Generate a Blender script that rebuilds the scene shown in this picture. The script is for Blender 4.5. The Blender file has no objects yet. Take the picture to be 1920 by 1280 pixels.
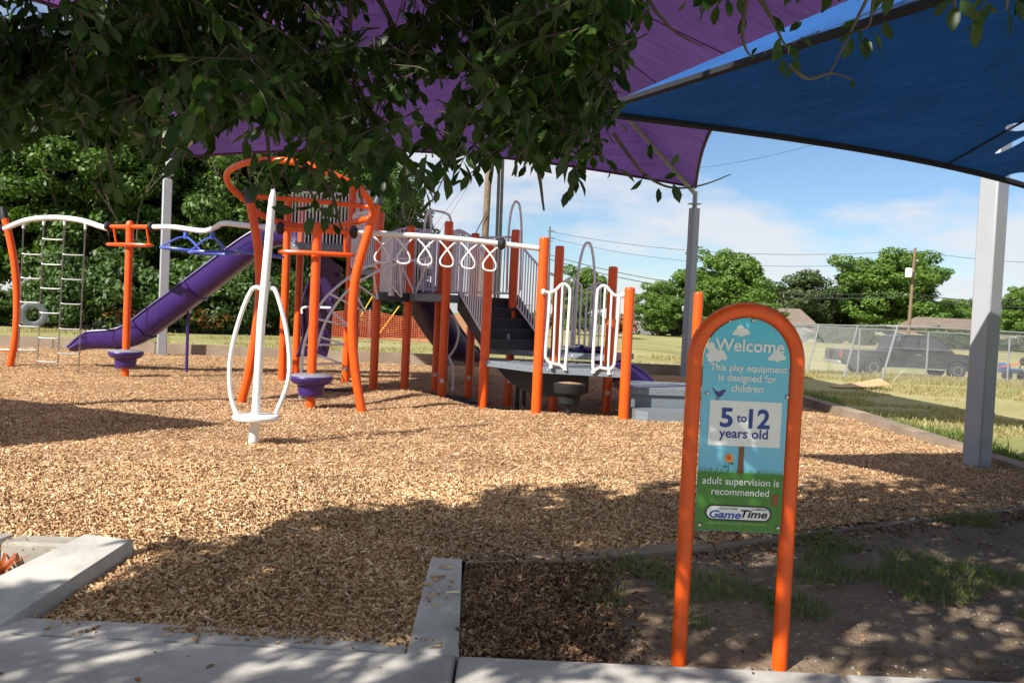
import bpy, math, random
import numpy as np
from mathutils import Vector, Matrix

R = math.radians
rng = np.random.default_rng(11)
random.seed(5)
scene = bpy.context.scene
COL = scene.collection

# ------------------------------------------------------------------ camera
FPX = 1600.0          # focal length in pixels of the 1920 px wide photograph
HC = 1.35             # eye height above the wood-chip surface
ROLL = R(2.7)
PITCH = math.atan(52 * math.cos(ROLL) / FPX)
cF = Vector((0, math.cos(PITCH), -math.sin(PITCH)))
_r0 = Vector((1, 0, 0)); _u0 = Vector((0, math.sin(PITCH), math.cos(PITCH)))
cR = _r0 * math.cos(ROLL) + _u0 * math.sin(ROLL)
cU = _u0 * math.cos(ROLL) - _r0 * math.sin(ROLL)
cam_d = bpy.data.cameras.new('camera'); cam = bpy.data.objects.new('camera', cam_d); COL.objects.link(cam)
M = Matrix((cR, cU, -cF)).transposed().to_4x4(); M.translation = (0, 0, HC)
cam.matrix_world = M
cam_d.sensor_width = 36.0; cam_d.lens = 36.0 * FPX / 1920.0
cam_d.clip_start = 0.05; cam_d.clip_end = 2000
scene.camera = cam

# ------------------------------------------------------------------ light
SUNV = Vector((0.90, 0.88, -1.0)).normalized()      # direction the light travels
SUN_EL = math.asin(-SUNV.z)
SUN_AZ = math.atan2(-SUNV.x, -SUNV.y)                # measured from +Y towards +X
sd = bpy.data.lights.new('sun', 'SUN'); sun = bpy.data.objects.new('sun', sd); COL.objects.link(sun)
sd.energy = 5.0; sd.angle = R(0.53); sd.color = (1.0, 0.945, 0.87)
sun.rotation_euler = SUNV.to_track_quat('-Z', 'Y').to_euler()
sun.location = (-30, -30, 40)

world = bpy.data.worlds.new('World'); scene.world = world; world.use_nodes = True
nt = world.node_tree; nt.nodes.clear()
def wn(t, **k):
    n = nt.nodes.new(t)
    for a, b in k.items(): setattr(n, a, b)
    return n
w_out = wn('ShaderNodeOutputWorld'); w_bg = wn('ShaderNodeBackground')
sky = wn('ShaderNodeTexSky', sky_type='NISHITA'); sky.sun_disc = False
sky.sun_elevation = SUN_EL; sky.sun_rotation = SUN_AZ
sky.air_density = 1.0; sky.dust_density = 0.15; sky.ozone_density = 2.5; sky.altitude = 100
tc = wn('ShaderNodeTexCoord')
# clouds: noise on the direction flattened to a cloud deck
sep = wn('ShaderNodeSeparateXYZ'); nt.links.new(tc.outputs['Generated'], sep.inputs[0])
zz = wn('ShaderNodeMath', operation='ADD'); zz.inputs[1].default_value = 0.22; nt.links.new(sep.outputs[2], zz.inputs[0])
mx = wn('ShaderNodeMath', operation='MAXIMUM'); mx.inputs[1].default_value = 0.05; nt.links.new(zz.outputs[0], mx.inputs[0])
dx = wn('ShaderNodeMath', operation='DIVIDE'); nt.links.new(sep.outputs[0], dx.inputs[0]); nt.links.new(mx.outputs[0], dx.inputs[1])
dy = wn('ShaderNodeMath', operation='DIVIDE'); nt.links.new(sep.outputs[1], dy.inputs[0]); nt.links.new(mx.outputs[0], dy.inputs[1])
cmb = wn('ShaderNodeCombineXYZ'); nt.links.new(dx.outputs[0], cmb.inputs[0]); nt.links.new(dy.outputs[0], cmb.inputs[1])
cmb.inputs[2].default_value = 3.7
no = wn('ShaderNodeTexNoise'); no.inputs['Scale'].default_value = 1.55; no.inputs['Detail'].default_value = 7; no.inputs['Roughness'].default_value = 0.52
nt.links.new(cmb.outputs[0], no.inputs['Vector'])
rp = wn('ShaderNodeValToRGB'); rp.color_ramp.elements[0].position = 0.42; rp.color_ramp.elements[1].position = 0.57
nt.links.new(no.outputs[0], rp.inputs[0])
cm = wn('ShaderNodeMath', operation='MULTIPLY'); cm.inputs[1].default_value = 0.85; nt.links.new(rp.outputs[0], cm.inputs[0])
mixc = wn('ShaderNodeMix', data_type='RGBA'); mixc.inputs['B'].default_value = (7.4, 7.5, 7.9, 1)
nt.links.new(cm.outputs[0], mixc.inputs['Factor']); tint = wn('ShaderNodeMix', data_type='RGBA', blend_type='MULTIPLY'); tint.inputs['Factor'].default_value = 1; tint.inputs['B'].default_value = (.88, .98, 1.09, 1)
nt.links.new(sky.outputs[0], tint.inputs['A']); nt.links.new(tint.outputs['Result'], mixc.inputs['A'])
nt.links.new(mixc.outputs['Result'], w_bg.inputs[0]); w_bg.inputs[1].default_value = 0.07
nt.links.new(w_bg.outputs[0], w_out.inputs[0])

vs = scene.view_settings
vs.view_transform = 'Standard'; vs.look = 'None'; vs.exposure = 0.68; vs.gamma = 1.0; vs.use_curve_mapping = False
scene.render.engine = 'CYCLES'

# ------------------------------------------------------------------ survey helpers
CP = Vector((0, 0, HC))
def at(u, v, Y):
    """Point of the place seen at photo pixel (u, v), standing Y metres down the yard."""
    d = cF + cR * ((u - 960) / FPX) - cU * ((v - 640) / FPX)
    return CP + d * (Y / d.y)
def gd(u, v, z=0.0):
    d = cF + cR * ((u - 960) / FPX) - cU * ((v - 640) / FPX)
    return CP + d * ((z - HC) / d.z)
def proj(P):
    d = np.asarray(P) - np.array(CP)
    k = d @ np.array(cF)
    return 960 + FPX * (d @ np.array(cR)) / k, 640 - FPX * (d @ np.array(cU)) / k, k

# ------------------------------------------------------------------ materials
def principled(name):
    m = bpy.data.materials.new(name); m.use_nodes = True
    n = m.node_tree; b = n.nodes['Principled BSDF']
    return m, n, b
def N(n, t, **k):
    o = n.nodes.new(t)
    for a, b in k.items(): setattr(o, a, b)
    return o
def rgba(c): return (c[0], c[1], c[2], 1)
def paint(name, col, rough=0.35, var=0.12, scale=14.0, bump=0.0, bscale=120.0, metal=0.0, spec=0.5, dirt=0.0):
    """Painted / moulded surface with slight mottling, optional relief and dust."""
    m, n, b = principled(name)
    t = N(n, 'ShaderNodeTexCoord'); a = N(n, 'ShaderNodeTexNoise'); a.inputs['Scale'].default_value = scale; a.inputs['Detail'].default_value = 5
    n.links.new(t.outputs['Object'], a.inputs['Vector'])
    r = N(n, 'ShaderNodeValToRGB'); e = r.color_ramp.elements
    e[0].position = 0.3; e[1].position = 0.7
    e[0].color = rgba([c * (1 - var) for c in col]); e[1].color = rgba([min(1, c * (1 + var * .6)) for c in col])
    n.links.new(a.outputs[0], r.inputs[0])
    src = r.outputs[0]
    if dirt:
        a2 = N(n, 'ShaderNodeTexNoise'); a2.inputs['Scale'].default_value = 3.1; a2.inputs['Detail'].default_value = 8; a2.inputs['Roughness'].default_value = .7
        n.links.new(t.outputs['Object'], a2.inputs['Vector'])
        r2 = N(n, 'ShaderNodeValToRGB'); r2.color_ramp.elements[0].position = .5; r2.color_ramp.elements[1].position = .75
        n.links.new(a2.outputs[0], r2.inputs[0])
        mu = N(n, 'ShaderNodeMath', operation='MULTIPLY'); mu.inputs[1].default_value = dirt; n.links.new(r2.outputs[0], mu.inputs[0])
        mi = N(n, 'ShaderNodeMix', data_type='RGBA'); mi.inputs['B'].default_value = (.16, .12, .08, 1)
        n.links.new(mu.outputs[0], mi.inputs['Factor']); n.links.new(src, mi.inputs['A']); src = mi.outputs['Result']
    n.links.new(src, b.inputs['Base Color'])
    b.inputs['Roughness'].default_value = rough; b.inputs['Metallic'].default_value = metal
    b.inputs['Specular IOR Level'].default_value = spec
    if bump:
        a3 = N(n, 'ShaderNodeTexNoise'); a3.inputs['Scale'].default_value = bscale; a3.inputs['Detail'].default_value = 4
        n.links.new(t.outputs['Object'], a3.inputs['Vector'])
        bp = N(n, 'ShaderNodeBump'); bp.inputs['Strength'].default_value = bump; bp.inputs['Distance'].default_value = .01
        n.links.new(a3.outputs[0], bp.inputs['Height']); n.links.new(bp.outputs[0], b.inputs['Normal'])
    return m
def leafmat(name, c0, c1, trans=0.35, rough=0.45, spec=.4):
    m, n, b = principled(name)
    g = N(n, 'ShaderNodeNewGeometry'); r = N(n, 'ShaderNodeValToRGB')
    r.color_ramp.elements[0].color = rgba(c0); r.color_ramp.elements[1].color = rgba(c1)
    n.links.new(g.outputs['Random Per Island'], r.inputs[0]); n.links.new(r.outputs[0], b.inputs['Base Color'])
    b.inputs['Roughness'].default_value = rough; b.inputs['Specular IOR Level'].default_value = spec
    tr = N(n, 'ShaderNodeBsdfTranslucent')
    hs = N(n, 'ShaderNodeMix', data_type='RGBA', blend_type='MULTIPLY'); hs.inputs['Factor'].default_value = 1
    hs.inputs['B'].default_value = (1.5, 1.55, .55, 1)
    n.links.new(r.outputs[0], hs.inputs['A']); n.links.new(hs.outputs['Result'], tr.inputs[0])
    ms = N(n, 'ShaderNodeMixShader'); ms.inputs[0].default_value = trans
    n.links.new(b.outputs[0], ms.inputs[1]); n.links.new(tr.outputs[0], ms.inputs[2])
    n.links.new(ms.outputs[0], n.nodes['Material Output'].inputs[0])
    return m
def islandmat(name, cols, rough=.8, spec=.2, noise=0.0):
    m, n, b = principled(name)
    g = N(n, 'ShaderNodeNewGeometry'); r = N(n, 'ShaderNodeValToRGB')
    el = r.color_ramp.elements
    el[0].position, el[0].color = cols[0][0], rgba(cols[0][1]); el[1].position, el[1].color = cols[-1][0], rgba(cols[-1][1])
    for p, c in cols[1:-1]:
        e = el.new(p); e.color = rgba(c)
    n.links.new(g.outputs['Random Per Island'], r.inputs[0])
    src = r.outputs[0]
    if noise:
        t = N(n, 'ShaderNodeTexCoord'); a = N(n, 'ShaderNodeTexNoise'); a.inputs['Scale'].default_value = 1.1; a.inputs['Detail'].default_value = 6
        n.links.new(t.outputs['Object'], a.inputs['Vector'])
        mr = N(n, 'ShaderNodeMapRange'); mr.inputs[1].default_value = .3; mr.inputs[2].default_value = .7; mr.inputs[3].default_value = 1 - noise; mr.inputs[4].default_value = 1 + noise * .5
        n.links.new(a.outputs[0], mr.inputs[0])
        mi = N(n, 'ShaderNodeVectorMath', operation='SCALE'); n.links.new(src, mi.inputs[0]); n.links.new(mr.outputs[0], mi.inputs['Scale']); src = mi.outputs[0]
    n.links.new(src, b.inputs['Base Color'])
    b.inputs['Roughness'].default_value = rough; b.inputs['Specular IOR Level'].default_value = spec
    return m

MT = {}
MT['orange'] = paint('orange_powder_coat', (.80, .098, .005), .33, .08, 5, dirt=.05)
MT['purple'] = paint('purple_plastic', (.045, .017, .155), .36, .1, 6, dirt=.06)
MT['dark_purple'] = paint('dark_purple_plastic', (.028, .011, .075), .42, .12, 6, dirt=.06)
MT['white'] = paint('white_powder_coat', (.78, .78, .77), .33, .05, 8, dirt=.04)
MT['bar'] = paint('pale_grey_powder_coat', (.80, .77, .79), .38, .05, 8)
MT['blue_bar'] = paint('blue_powder_coat', (.07, .12, .52), .33, .08, 8)
MT['deck'] = paint('grey_vinyl_deck', (.17, .20, .225), .55, .12, 30, .15, 90, dirt=.18)
MT['dark_plastic'] = paint('charcoal_plastic', (.032, .034, .040), .5, .2, 12, .1, 60, dirt=.15)
MT['black'] = paint('black_rubber', (.012, .012, .014), .55, .2, 12)
MT['cap'] = paint('dark_blue_grey_cap', (.05, .06, .08), .5, .1, 12)
MT['galv'] = paint('grey_painted_steel', (.34, .36, .38), .45, .05, 6, dirt=.10)
MT['steel'] = paint('galvanised_wire', (.33, .34, .35), .42, .15, 20, metal=.4)
MT['bolt'] = paint('bolt_steel', (.55, .55, .55), .25, .1, 30, metal=.9)
MT['chain'] = paint('chain_steel', (.34, .34, .34), .4, .2, 40, metal=.7)
MT['sticker'] = paint('white_sticker', (.7, .68, .65), .6, .2, 40)
MT['stool_top'] = paint('grey_pod_top', (.22, .23, .26), .6, .15, 30, .2, 90, dirt=.1)
MT['black_pod'] = paint('black_pod', (.022, .024, .023), .7, .25, 10, .2, 60, dirt=.04, spec=.12)

def concrete(name, col, scale=3.0):
    m, n, b = principled(name)
    t = N(n, 'ShaderNodeTexCoord')
    a = N(n, 'ShaderNodeTexNoise'); a.inputs['Scale'].default_value = scale; a.inputs['Detail'].default_value = 10; a.inputs['Roughness'].default_value = .65
    n.links.new(t.outputs['Object'], a.inputs['Vector'])
    r = N(n, 'ShaderNodeValToRGB'); e = r.color_ramp.elements; e[0].position = .28; e[1].position = .72
    e[0].color = rgba([c * .62 for c in col]); e[1].color = rgba([c * 1.1 for c in col]); n.links.new(a.outputs[0], r.inputs[0])
    v = N(n, 'ShaderNodeTexNoise'); v.inputs['Scale'].default_value = 160; v.inputs['Detail'].default_value = 2
    n.links.new(t.outputs['Object'], v.inputs['Vector'])
    mr = N(n, 'ShaderNodeMapRange'); mr.inputs[1].default_value = .3; mr.inputs[2].default_value = .7; mr.inputs[3].default_value = .88; mr.inputs[4].default_value = 1.08
    n.links.new(v.outputs[0], mr.inputs[0])
    sc = N(n, 'ShaderNodeVectorMath', operation='SCALE'); n.links.new(r.outputs[0], sc.inputs[0]); n.links.new(mr.outputs[0], sc.inputs['Scale'])
    n.links.new(sc.outputs[0], b.inputs['Base Color']); b.inputs['Roughness'].default_value = .85; b.inputs['Specular IOR Level'].default_value = .25
    # broom finish
    mp = N(n, 'ShaderNodeMapping'); mp.inputs['Scale'].default_value = (14, 220, 60); n.links.new(t.outputs['Object'], mp.inputs[0])
    w = N(n, 'ShaderNodeTexNoise'); w.inputs['Scale'].default_value = 1; w.inputs['Detail'].default_value = 3; n.links.new(mp.outputs[0], w.inputs['Vector'])
    bp = N(n, 'ShaderNodeBump'); bp.inputs['Strength'].default_value = .25; bp.inputs['Distance'].default_value = .004
    n.links.new(w.outputs[0], bp.inputs['Height']); n.links.new(bp.outputs[0], b.inputs['Normal'])
    return m
MT['concrete'] = concrete('light_concrete', (.52, .495, .45))
MT['block'] = concrete('rough_block', (.40, .375, .31), 6)
MT['kerb'] = concrete('weathered_kerb', (.32, .25, .18), 2)

def mulchmat():
    m, n, b = principled('wood_chip_bed')
    t = N(n, 'ShaderNodeTexCoord')
    wob = N(n, 'ShaderNodeTexNoise'); wob.inputs['Scale'].default_value = 9; n.links.new(t.outputs['Object'], wob.inputs['Vector'])
    wv = N(n, 'ShaderNodeVectorMath', operation='SCALE'); wv.inputs['Scale'].default_value = .16; n.links.new(wob.outputs['Color'], wv.inputs[0])
    ad = N(n, 'ShaderNodeVectorMath', operation='ADD'); n.links.new(t.outputs['Object'], ad.inputs[0]); n.links.new(wv.outputs[0], ad.inputs[1])
    mp = N(n, 'ShaderNodeMapping'); mp.inputs['Scale'].default_value = (34, 58, 40); n.links.new(ad.outputs[0], mp.inputs[0])
    v = N(n, 'ShaderNodeTexVoronoi'); v.inputs['Scale'].default_value = 1.0; n.links.new(mp.outputs[0], v.inputs['Vector'])
    sp = N(n, 'ShaderNodeSeparateColor'); n.links.new(v.outputs['Color'], sp.inputs[0])
    r = N(n, 'ShaderNodeValToRGB'); e = r.color_ramp.elements
    e[0].position = 0; e[0].color = (.20, .105, .045, 1); e[1].position = 1; e[1].color = (.76, .56, .32, 1)
    k = e.new(.3); k.color = (.44, .26, .13, 1); k = e.new(.65); k.color = (.58, .36, .185, 1)
    n.links.new(sp.outputs[0], r.inputs[0])
    big = N(n, 'ShaderNodeTexNoise'); big.inputs['Scale'].default_value = .9; big.inputs['Detail'].default_value = 6; n.links.new(t.outputs['Object'], big.inputs['Vector'])
    mr = N(n, 'ShaderNodeMapRange'); mr.inputs[1].default_value = .3; mr.inputs[2].default_value = .7; mr.inputs[3].default_value = .75; mr.inputs[4].default_value = 1.1
    n.links.new(big.outputs[0], mr.inputs[0])
    sc = N(n, 'ShaderNodeVectorMath', operation='SCALE'); n.links.new(r.outputs[0], sc.inputs[0]); n.links.new(mr.outputs[0], sc.inputs['Scale'])
    n.links.new(sc.outputs[0], b.inputs['Base Color']); b.inputs['Roughness'].default_value = .85; b.inputs['Specular IOR Level'].default_value = .2
    ng = N(n, 'ShaderNodeTexNoise'); ng.inputs['Scale'].default_value = 42; ng.inputs['Detail'].default_value = 4; n.links.new(t.outputs['Object'], ng.inputs['Vector'])
    am = N(n, 'ShaderNodeMath', operation='ADD'); n.links.new(sp.outputs[1], am.inputs[0]); n.links.new(ng.outputs[0], am.inputs[1])
    bp = N(n, 'ShaderNodeBump'); bp.inputs['Strength'].default_value = .9; bp.inputs['Distance'].default_value = .03
    n.links.new(am.outputs[0], bp.inputs['Height']); n.links.new(bp.outputs[0], b.inputs['Normal'])
    return m
MT['mulch'] = mulchmat()
MT['chip'] = islandmat('wood_chip', [(0, (.20, .105, .05)), (.12, (.34, .19, .09)), (.3, (.51, .31, .155)), (.62, (.66, .425, .225)), (.88, (.76, .54, .315)), (1, (.86, .70, .47))], .85, .15, .26)
MT['farchip'] = islandmat('wood_chip_distant', [(0, (.34, .195, .095)), (.3, (.52, .32, .16)), (.7, (.66, .43, .23)), (1, (.78, .56, .33))], .85, .15, .26)

def groundmat(name, stops, scale=.35, fine=9, bump=.5):
    m, n, b = principled(name)
    t = N(n, 'ShaderNodeTexCoord')
    a = N(n, 'ShaderNodeTexNoise'); a.inputs['Scale'].default_value = scale; a.inputs['Detail'].default_value = 9; a.inputs['Roughness'].default_value = .62
    n.links.new(t.outputs['Object'], a.inputs['Vector'])
    f = N(n, 'ShaderNodeTexNoise'); f.inputs['Scale'].default_value = fine; f.inputs['Detail'].default_value = 6; f.inputs['Roughness'].default_value = .7
    n.links.new(t.outputs['Object'], f.inputs['Vector'])
    mm = N(n, 'ShaderNodeMix', data_type='FLOAT'); mm.inputs['Factor'].default_value = .42
    n.links.new(a.outputs[0], mm.inputs['A']); n.links.new(f.outputs[0], mm.inputs['B'])
    r = N(n, 'ShaderNodeValToRGB'); e = r.color_ramp.elements
    e[0].position, e[0].color = stops[0][0], rgba(stops[0][1]); e[1].position, e[1].color = stops[-1][0], rgba(stops[-1][1])
    for p, c in stops[1:-1]:
        k = e.new(p); k.color = rgba(c)
    n.links.new(mm.outputs['Result'], r.inputs[0]); n.links.new(r.outputs[0], b.inputs['Base Color'])
    b.inputs['Roughness'].default_value = .9; b.inputs['Specular IOR Level'].default_value = .15
    bp = N(n, 'ShaderNodeBump'); bp.inputs['Strength'].default_value = bump; bp.inputs['Distance'].default_value = .05
    n.links.new(f.outputs[0], bp.inputs['Height']); n.links.new(bp.outputs[0], b.inputs['Normal'])
    return m
MT['field'] = groundmat('dry_grass_field', [(.30, (.13, .165, .042)), (.42, (.225, .235, .08)), (.54, (.345, .305, .14)), (.68, (.43, .36, .20))], .16, 5)
MT['dirt'] = groundmat('grey_dirt', [(.3, (.13, .088, .054)), (.48, (.245, .178, .118)), (.62, (.35, .27, .185)), (.75, (.47, .38, .28))], 1.8, 22, .8)
MT['grass'] = leafmat('grass_blade', (.06, .125, .02), (.24, .28, .08), .35, .5)
MT['drygrass'] = leafmat('dry_grass_blade', (.23, .215, .075), (.47, .40, .21), .3, .6)
MT['pebble'] = islandmat('pebble', [(0, (.16, .14, .12)), (.6, (.28, .25, .21)), (1, (.46, .42, .37))], .85, .2)
MT['leaf'] = leafmat('broad_leaf', (.014, .038, .007), (.045, .088, .015), .34, .38, .4)
MT['bark'] = paint('bark', (.10, .078, .055), .9, .35, 9, .8, 30)
MT['twig'] = paint('twig', (.07, .05, .035), .85, .3, 14)
MT['woodleaf'] = leafmat('wood_foliage', (.030, .075, .012), (.125, .21, .04), .3, .5)
MT['vineleaf'] = leafmat('vine_foliage', (.04, .09, .022), (.13, .21, .065), .3, .5)
MT['yardleaf'] = leafmat('yard_tree_foliage', (.068, .14, .021), (.165, .27, .05), .3, .5)
MT['oliveleaf'] = leafmat('olive_foliage', (.040, .075, .022), (.10, .14, .045), .25, .5)
MT['dryleaf'] = leafmat('dead_foliage', (.22, .10, .03), (.36, .19, .06), .3, .7)

def fabric(name, col, tcol, trans):
    m, n, b = principled(name)
    t = N(n, 'ShaderNodeTexCoord')
    a = N(n, 'ShaderNodeTexNoise'); a.inputs['Scale'].default_value = 1.3; a.inputs['Detail'].default_value = 5; n.links.new(t.outputs['Object'], a.inputs['Vector'])
    mr = N(n, 'ShaderNodeMapRange'); mr.inputs[1].default_value = .3; mr.inputs[2].default_value = .7; mr.inputs[3].default_value = .82; mr.inputs[4].default_value = 1.12
    n.links.new(a.outputs[0], mr.inputs[0])
    # knitted rows
    mp = N(n, 'ShaderNodeMapping'); mp.inputs['Scale'].default_value = (30, 240, 30); mp.inputs['Rotation'].default_value = (0, 0, R(25)); n.links.new(t.outputs['Object'], mp.inputs[0])
    k = N(n, 'ShaderNodeTexNoise'); k.inputs['Scale'].default_value = 1; k.inputs['Detail'].default_value = 2; n.links.new(mp.outputs[0], k.inputs['Vector'])
    mr2 = N(n, 'ShaderNodeMapRange'); mr2.inputs[1].default_value = .3; mr2.inputs[2].default_value = .7; mr2.inputs[3].default_value = .8; mr2.inputs[4].default_value = 1.2
    n.links.new(k.outputs[0], mr2.inputs[0])
    mu = N(n, 'ShaderNodeMath', operation='MULTIPLY'); n.links.new(mr.outputs[0], mu.inputs[0]); n.links.new(mr2.outputs[0], mu.inputs[1])
    def scaled(c):
        s = N(n, 'ShaderNodeVectorMath', operation='SCALE'); s.inputs[0].default_value = c; n.links.new(mu.outputs[0], s.inputs['Scale']); return s.outputs[0]
    n.links.new(scaled(col), b.inputs['Base Color']); b.inputs['Roughness'].default_value = .6; b.inputs['Specular IOR Level'].default_value = .25
    mp3 = N(n, 'ShaderNodeMapping'); mp3.inputs['Scale'].default_value = (.9, 3.2, 1.2); mp3.inputs['Rotation'].default_value = (0, 0, R(-35)); n.links.new(t.outputs['Object'], mp3.inputs[0])
    wr_ = N(n, 'ShaderNodeTexNoise'); wr_.inputs['Scale'].default_value = 1.6; wr_.inputs['Detail'].default_value = 4; n.links.new(mp3.outputs[0], wr_.inputs['Vector'])
    bpf = N(n, 'ShaderNodeBump'); bpf.inputs['Strength'].default_value = .25; bpf.inputs['Distance'].default_value = .12; n.links.new(wr_.outputs[0], bpf.inputs['Height']); n.links.new(bpf.outputs[0], b.inputs['Normal'])
    tr = N(n, 'ShaderNodeBsdfTranslucent'); n.links.new(scaled(tcol), tr.inputs[0]); n.links.new(bpf.outputs[0], tr.inputs['Normal'])
    ms = N(n, 'ShaderNodeMixShader'); ms.inputs[0].default_value = trans
    n.links.new(b.outputs[0], ms.inputs[1]); n.links.new(tr.outputs[0], ms.inputs[2])
    n.links.new(ms.outputs[0], n.nodes['Material Output'].inputs[0])
    return m
MT['purple_fabric'] = fabric('purple_shade_cloth', (.105, .052, .19), (.145, .066, .25), .40)
MT['blue_fabric'] = fabric('blue_shade_cloth', (.015, .092, .30), (.007, .046, .165), .28)
MT['hem'] = paint('dark_webbing', (.012, .014, .022), .8, .2, 20)
MT['purple_hem'] = paint('purple_webbing', (.10, .02, .08), .8, .2, 20)

# ------------------------------------------------------------------ mesh helpers
def mesh_of(name, v, f, mat=None, smooth=False):
    me = bpy.data.meshes.new(name)
    me.from_pydata([tuple(p) for p in v], [], [tuple(q) for q in f]); me.update()
    if mat: me.materials.append(MT[mat] if isinstance(mat, str) else mat)
    if smooth: me.polygons.foreach_set('use_smooth', [True] * len(me.polygons))
    return me
def np_mesh(name, v, quads, mat, smooth=False):
    """Fast mesh from arrays; quads is (n, k) with k = 3 or 4."""
    me = bpy.data.meshes.new(name)
    v = np.ascontiguousarray(v, dtype=np.float32); q = np.ascontiguousarray(quads, dtype=np.int32)
    k = q.shape[1]
    me.vertices.add(len(v)); me.vertices.foreach_set('co', v.ravel())
    me.loops.add(q.size); me.loops.foreach_set('vertex_index', q.ravel())
    me.polygons.add(len(q)); me.polygons.foreach_set('loop_start', np.arange(0, q.size, k, dtype=np.int32))
    me.update(calc_edges=True)
    me.materials.append(MT[mat])
    if smooth: me.polygons.foreach_set('use_smooth', np.ones(len(q), dtype=bool))
    return me
def link(name, me, parent=None):
    o = bpy.data.objects.new(name, me); COL.objects.link(o)
    if parent is not None:
        o.parent = parent
        o.matrix_parent_inverse = wm(parent).inverted()
    return o
def wm(o):
    m = o.matrix_basis.copy()
    if o.parent is not None: m = wm(o.parent) @ o.matrix_parent_inverse @ m
    return m
def thing(name, label, cat, loc=(0, 0, 0), group=None):
    o = bpy.data.objects.new(name, None); COL.objects.link(o); o.location = loc; o.empty_display_size = .2
    return tag(o, label, cat, group)
def tag(o, label, cat, group=None):
    o['label'] = label; o['category'] = cat
    if group: o['group'] = group
    return o
def struct(o): o['kind'] = 'structure'; return o
def stuff(o): o['kind'] = 'stuff'; return o

class MB:
    def __init__(s): s.v = []; s.f = []
    def add(s, v, f):
        k = len(s.v); s.v += [tuple(p) for p in v]; s.f += [tuple(i + k for i in q) for q in f]; return s
    def box(s, c, d, rz=0.0, bev=0.0):
        hx, hy, hz = d[0] / 2, d[1] / 2, d[2] / 2
        cs, sn = math.cos(rz), math.sin(rz)
        def T(x, y, z): return (c[0] + x * cs - y * sn, c[1] + x * sn + y * cs, c[2] + z)
        if bev <= 0:
            v = [T(x, y, z) for z in (-hz, hz) for x, y in ((-hx, -hy), (hx, -hy), (hx, hy), (-hx, hy))]
            return s.add(v, [(3, 2, 1, 0), (4, 5, 6, 7), (0, 1, 5, 4), (1, 2, 6, 5), (2, 3, 7, 6), (3, 0, 4, 7)])
        b = bev
        rings = [(-hz, b), (-hz + b, 0), (hz - b, 0), (hz, b)]
        v = []
        for z, i in rings:
            x, y = hx - i, hy - i
            c2 = b * .999 if i == 0 else 0.0
            pts = [(-hx + i + (b if i == 0 else 0), -y), (hx - i - (b if i == 0 else 0), -y), (x, -hy + i + (b if i == 0 else 0)), (x, hy - i - (b if i == 0 else 0)),
                   (hx - i - (b if i == 0 else 0), y), (-hx + i + (b if i == 0 else 0), y), (-x, hy - i - (b if i == 0 else 0)), (-x, -hy + i + (b if i == 0 else 0))]
            v += [T(px, py, z) for px, py in pts]
        f = [tuple(range(7, -1, -1)), tuple(range(24, 32))]
        for r in range(3):
            for k in range(8):
                f.append((r * 8 + k, r * 8 + (k + 1) % 8, r * 8 + 8 + (k + 1) % 8, r * 8 + 8 + k))
        return s.add(v, f)
    def tube(s, pts, r, n=8, cap=True, closed=False, flat=None):
        pts = [Vector(p) for p in pts]; L = len(pts)
        rr = r if isinstance(r, (list, tuple)) else [r] * L
        tang = []
        for i in range(L):
            if closed: t = pts[(i + 1) % L] - pts[i - 1]
            else: t = pts[min(i + 1, L - 1)] - pts[max(i - 1, 0)]
            tang.append(t.normalized() if t.length > 1e-9 else Vector((0, 0, 1)))
        up = Vector((0, 0, 1)) if abs(tang[0].z) < .9 else Vector((0, 1, 0))
        nv = (up - tang[0] * up.dot(tang[0])).normalized()
        v = []
        for i in range(L):
            nv = nv - tang[i] * nv.dot(tang[i]); nv.normalize()
            bn = tang[i].cross(nv)
            for k in range(n):
                a = 2 * math.pi * k / n
                v.append(pts[i] + nv * (math.cos(a) * rr[i]) + bn * (math.sin(a) * rr[i]))
        f = []
        for i in range(L if closed else L - 1):
            j = (i + 1) % L
            for k in range(n):
                f.append((i * n + k, i * n + (k + 1) % n, j * n + (k + 1) % n, j * n + k))
        if cap and not closed:
            f.append(tuple(range(n - 1, -1, -1))); f.append(tuple(range((L - 1) * n, L * n)))
        return s.add(v, f)
    def lathe(s, prof, c, n=24, axis='z'):
        v = []; L = len(prof)
        for r, h in prof:
            for k in range(n):
                a = 2 * math.pi * k / n
                x, y = r * math.cos(a), r * math.sin(a)
                if axis == 'z': v.append((c[0] + x, c[1] + y, c[2] + h))
                elif axis == 'x': v.append((c[0] + h, c[1] + x, c[2] + y))
                else: v.append((c[0] + x, c[1] + h, c[2] + y))
        f = []
        for i in range(L - 1):
            for k in range(n):
                f.append((i * n + k, i * n + (k + 1) % n, (i + 1) * n + (k + 1) % n, (i + 1) * n + k))
        f.append(tuple(range(n - 1, -1, -1))); f.append(tuple(range((L - 1) * n, L * n)))
        return s.add(v, f)
    def prism(s, poly, z0, z1):
        n = len(poly); v = [(p[0], p[1], z0) for p in poly] + [(p[0], p[1], z1) for p in poly]
        return s.add(v, [tuple(range(n - 1, -1, -1)), tuple(range(n, 2 * n))] + [(i, (i + 1) % n, n + (i + 1) % n, n + i) for i in range(n)])
    def build(s, name, mat, parent=None, smooth=True):
        me = mesh_of(name, s.v, s.f, mat, False)
        if smooth:
            me.polygons.foreach_set('use_smooth', [True] * len(me.polygons))
            try: me.set_sharp_from_angle(angle=R(40))
            except Exception: pass
        return link(name, me, parent)
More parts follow.
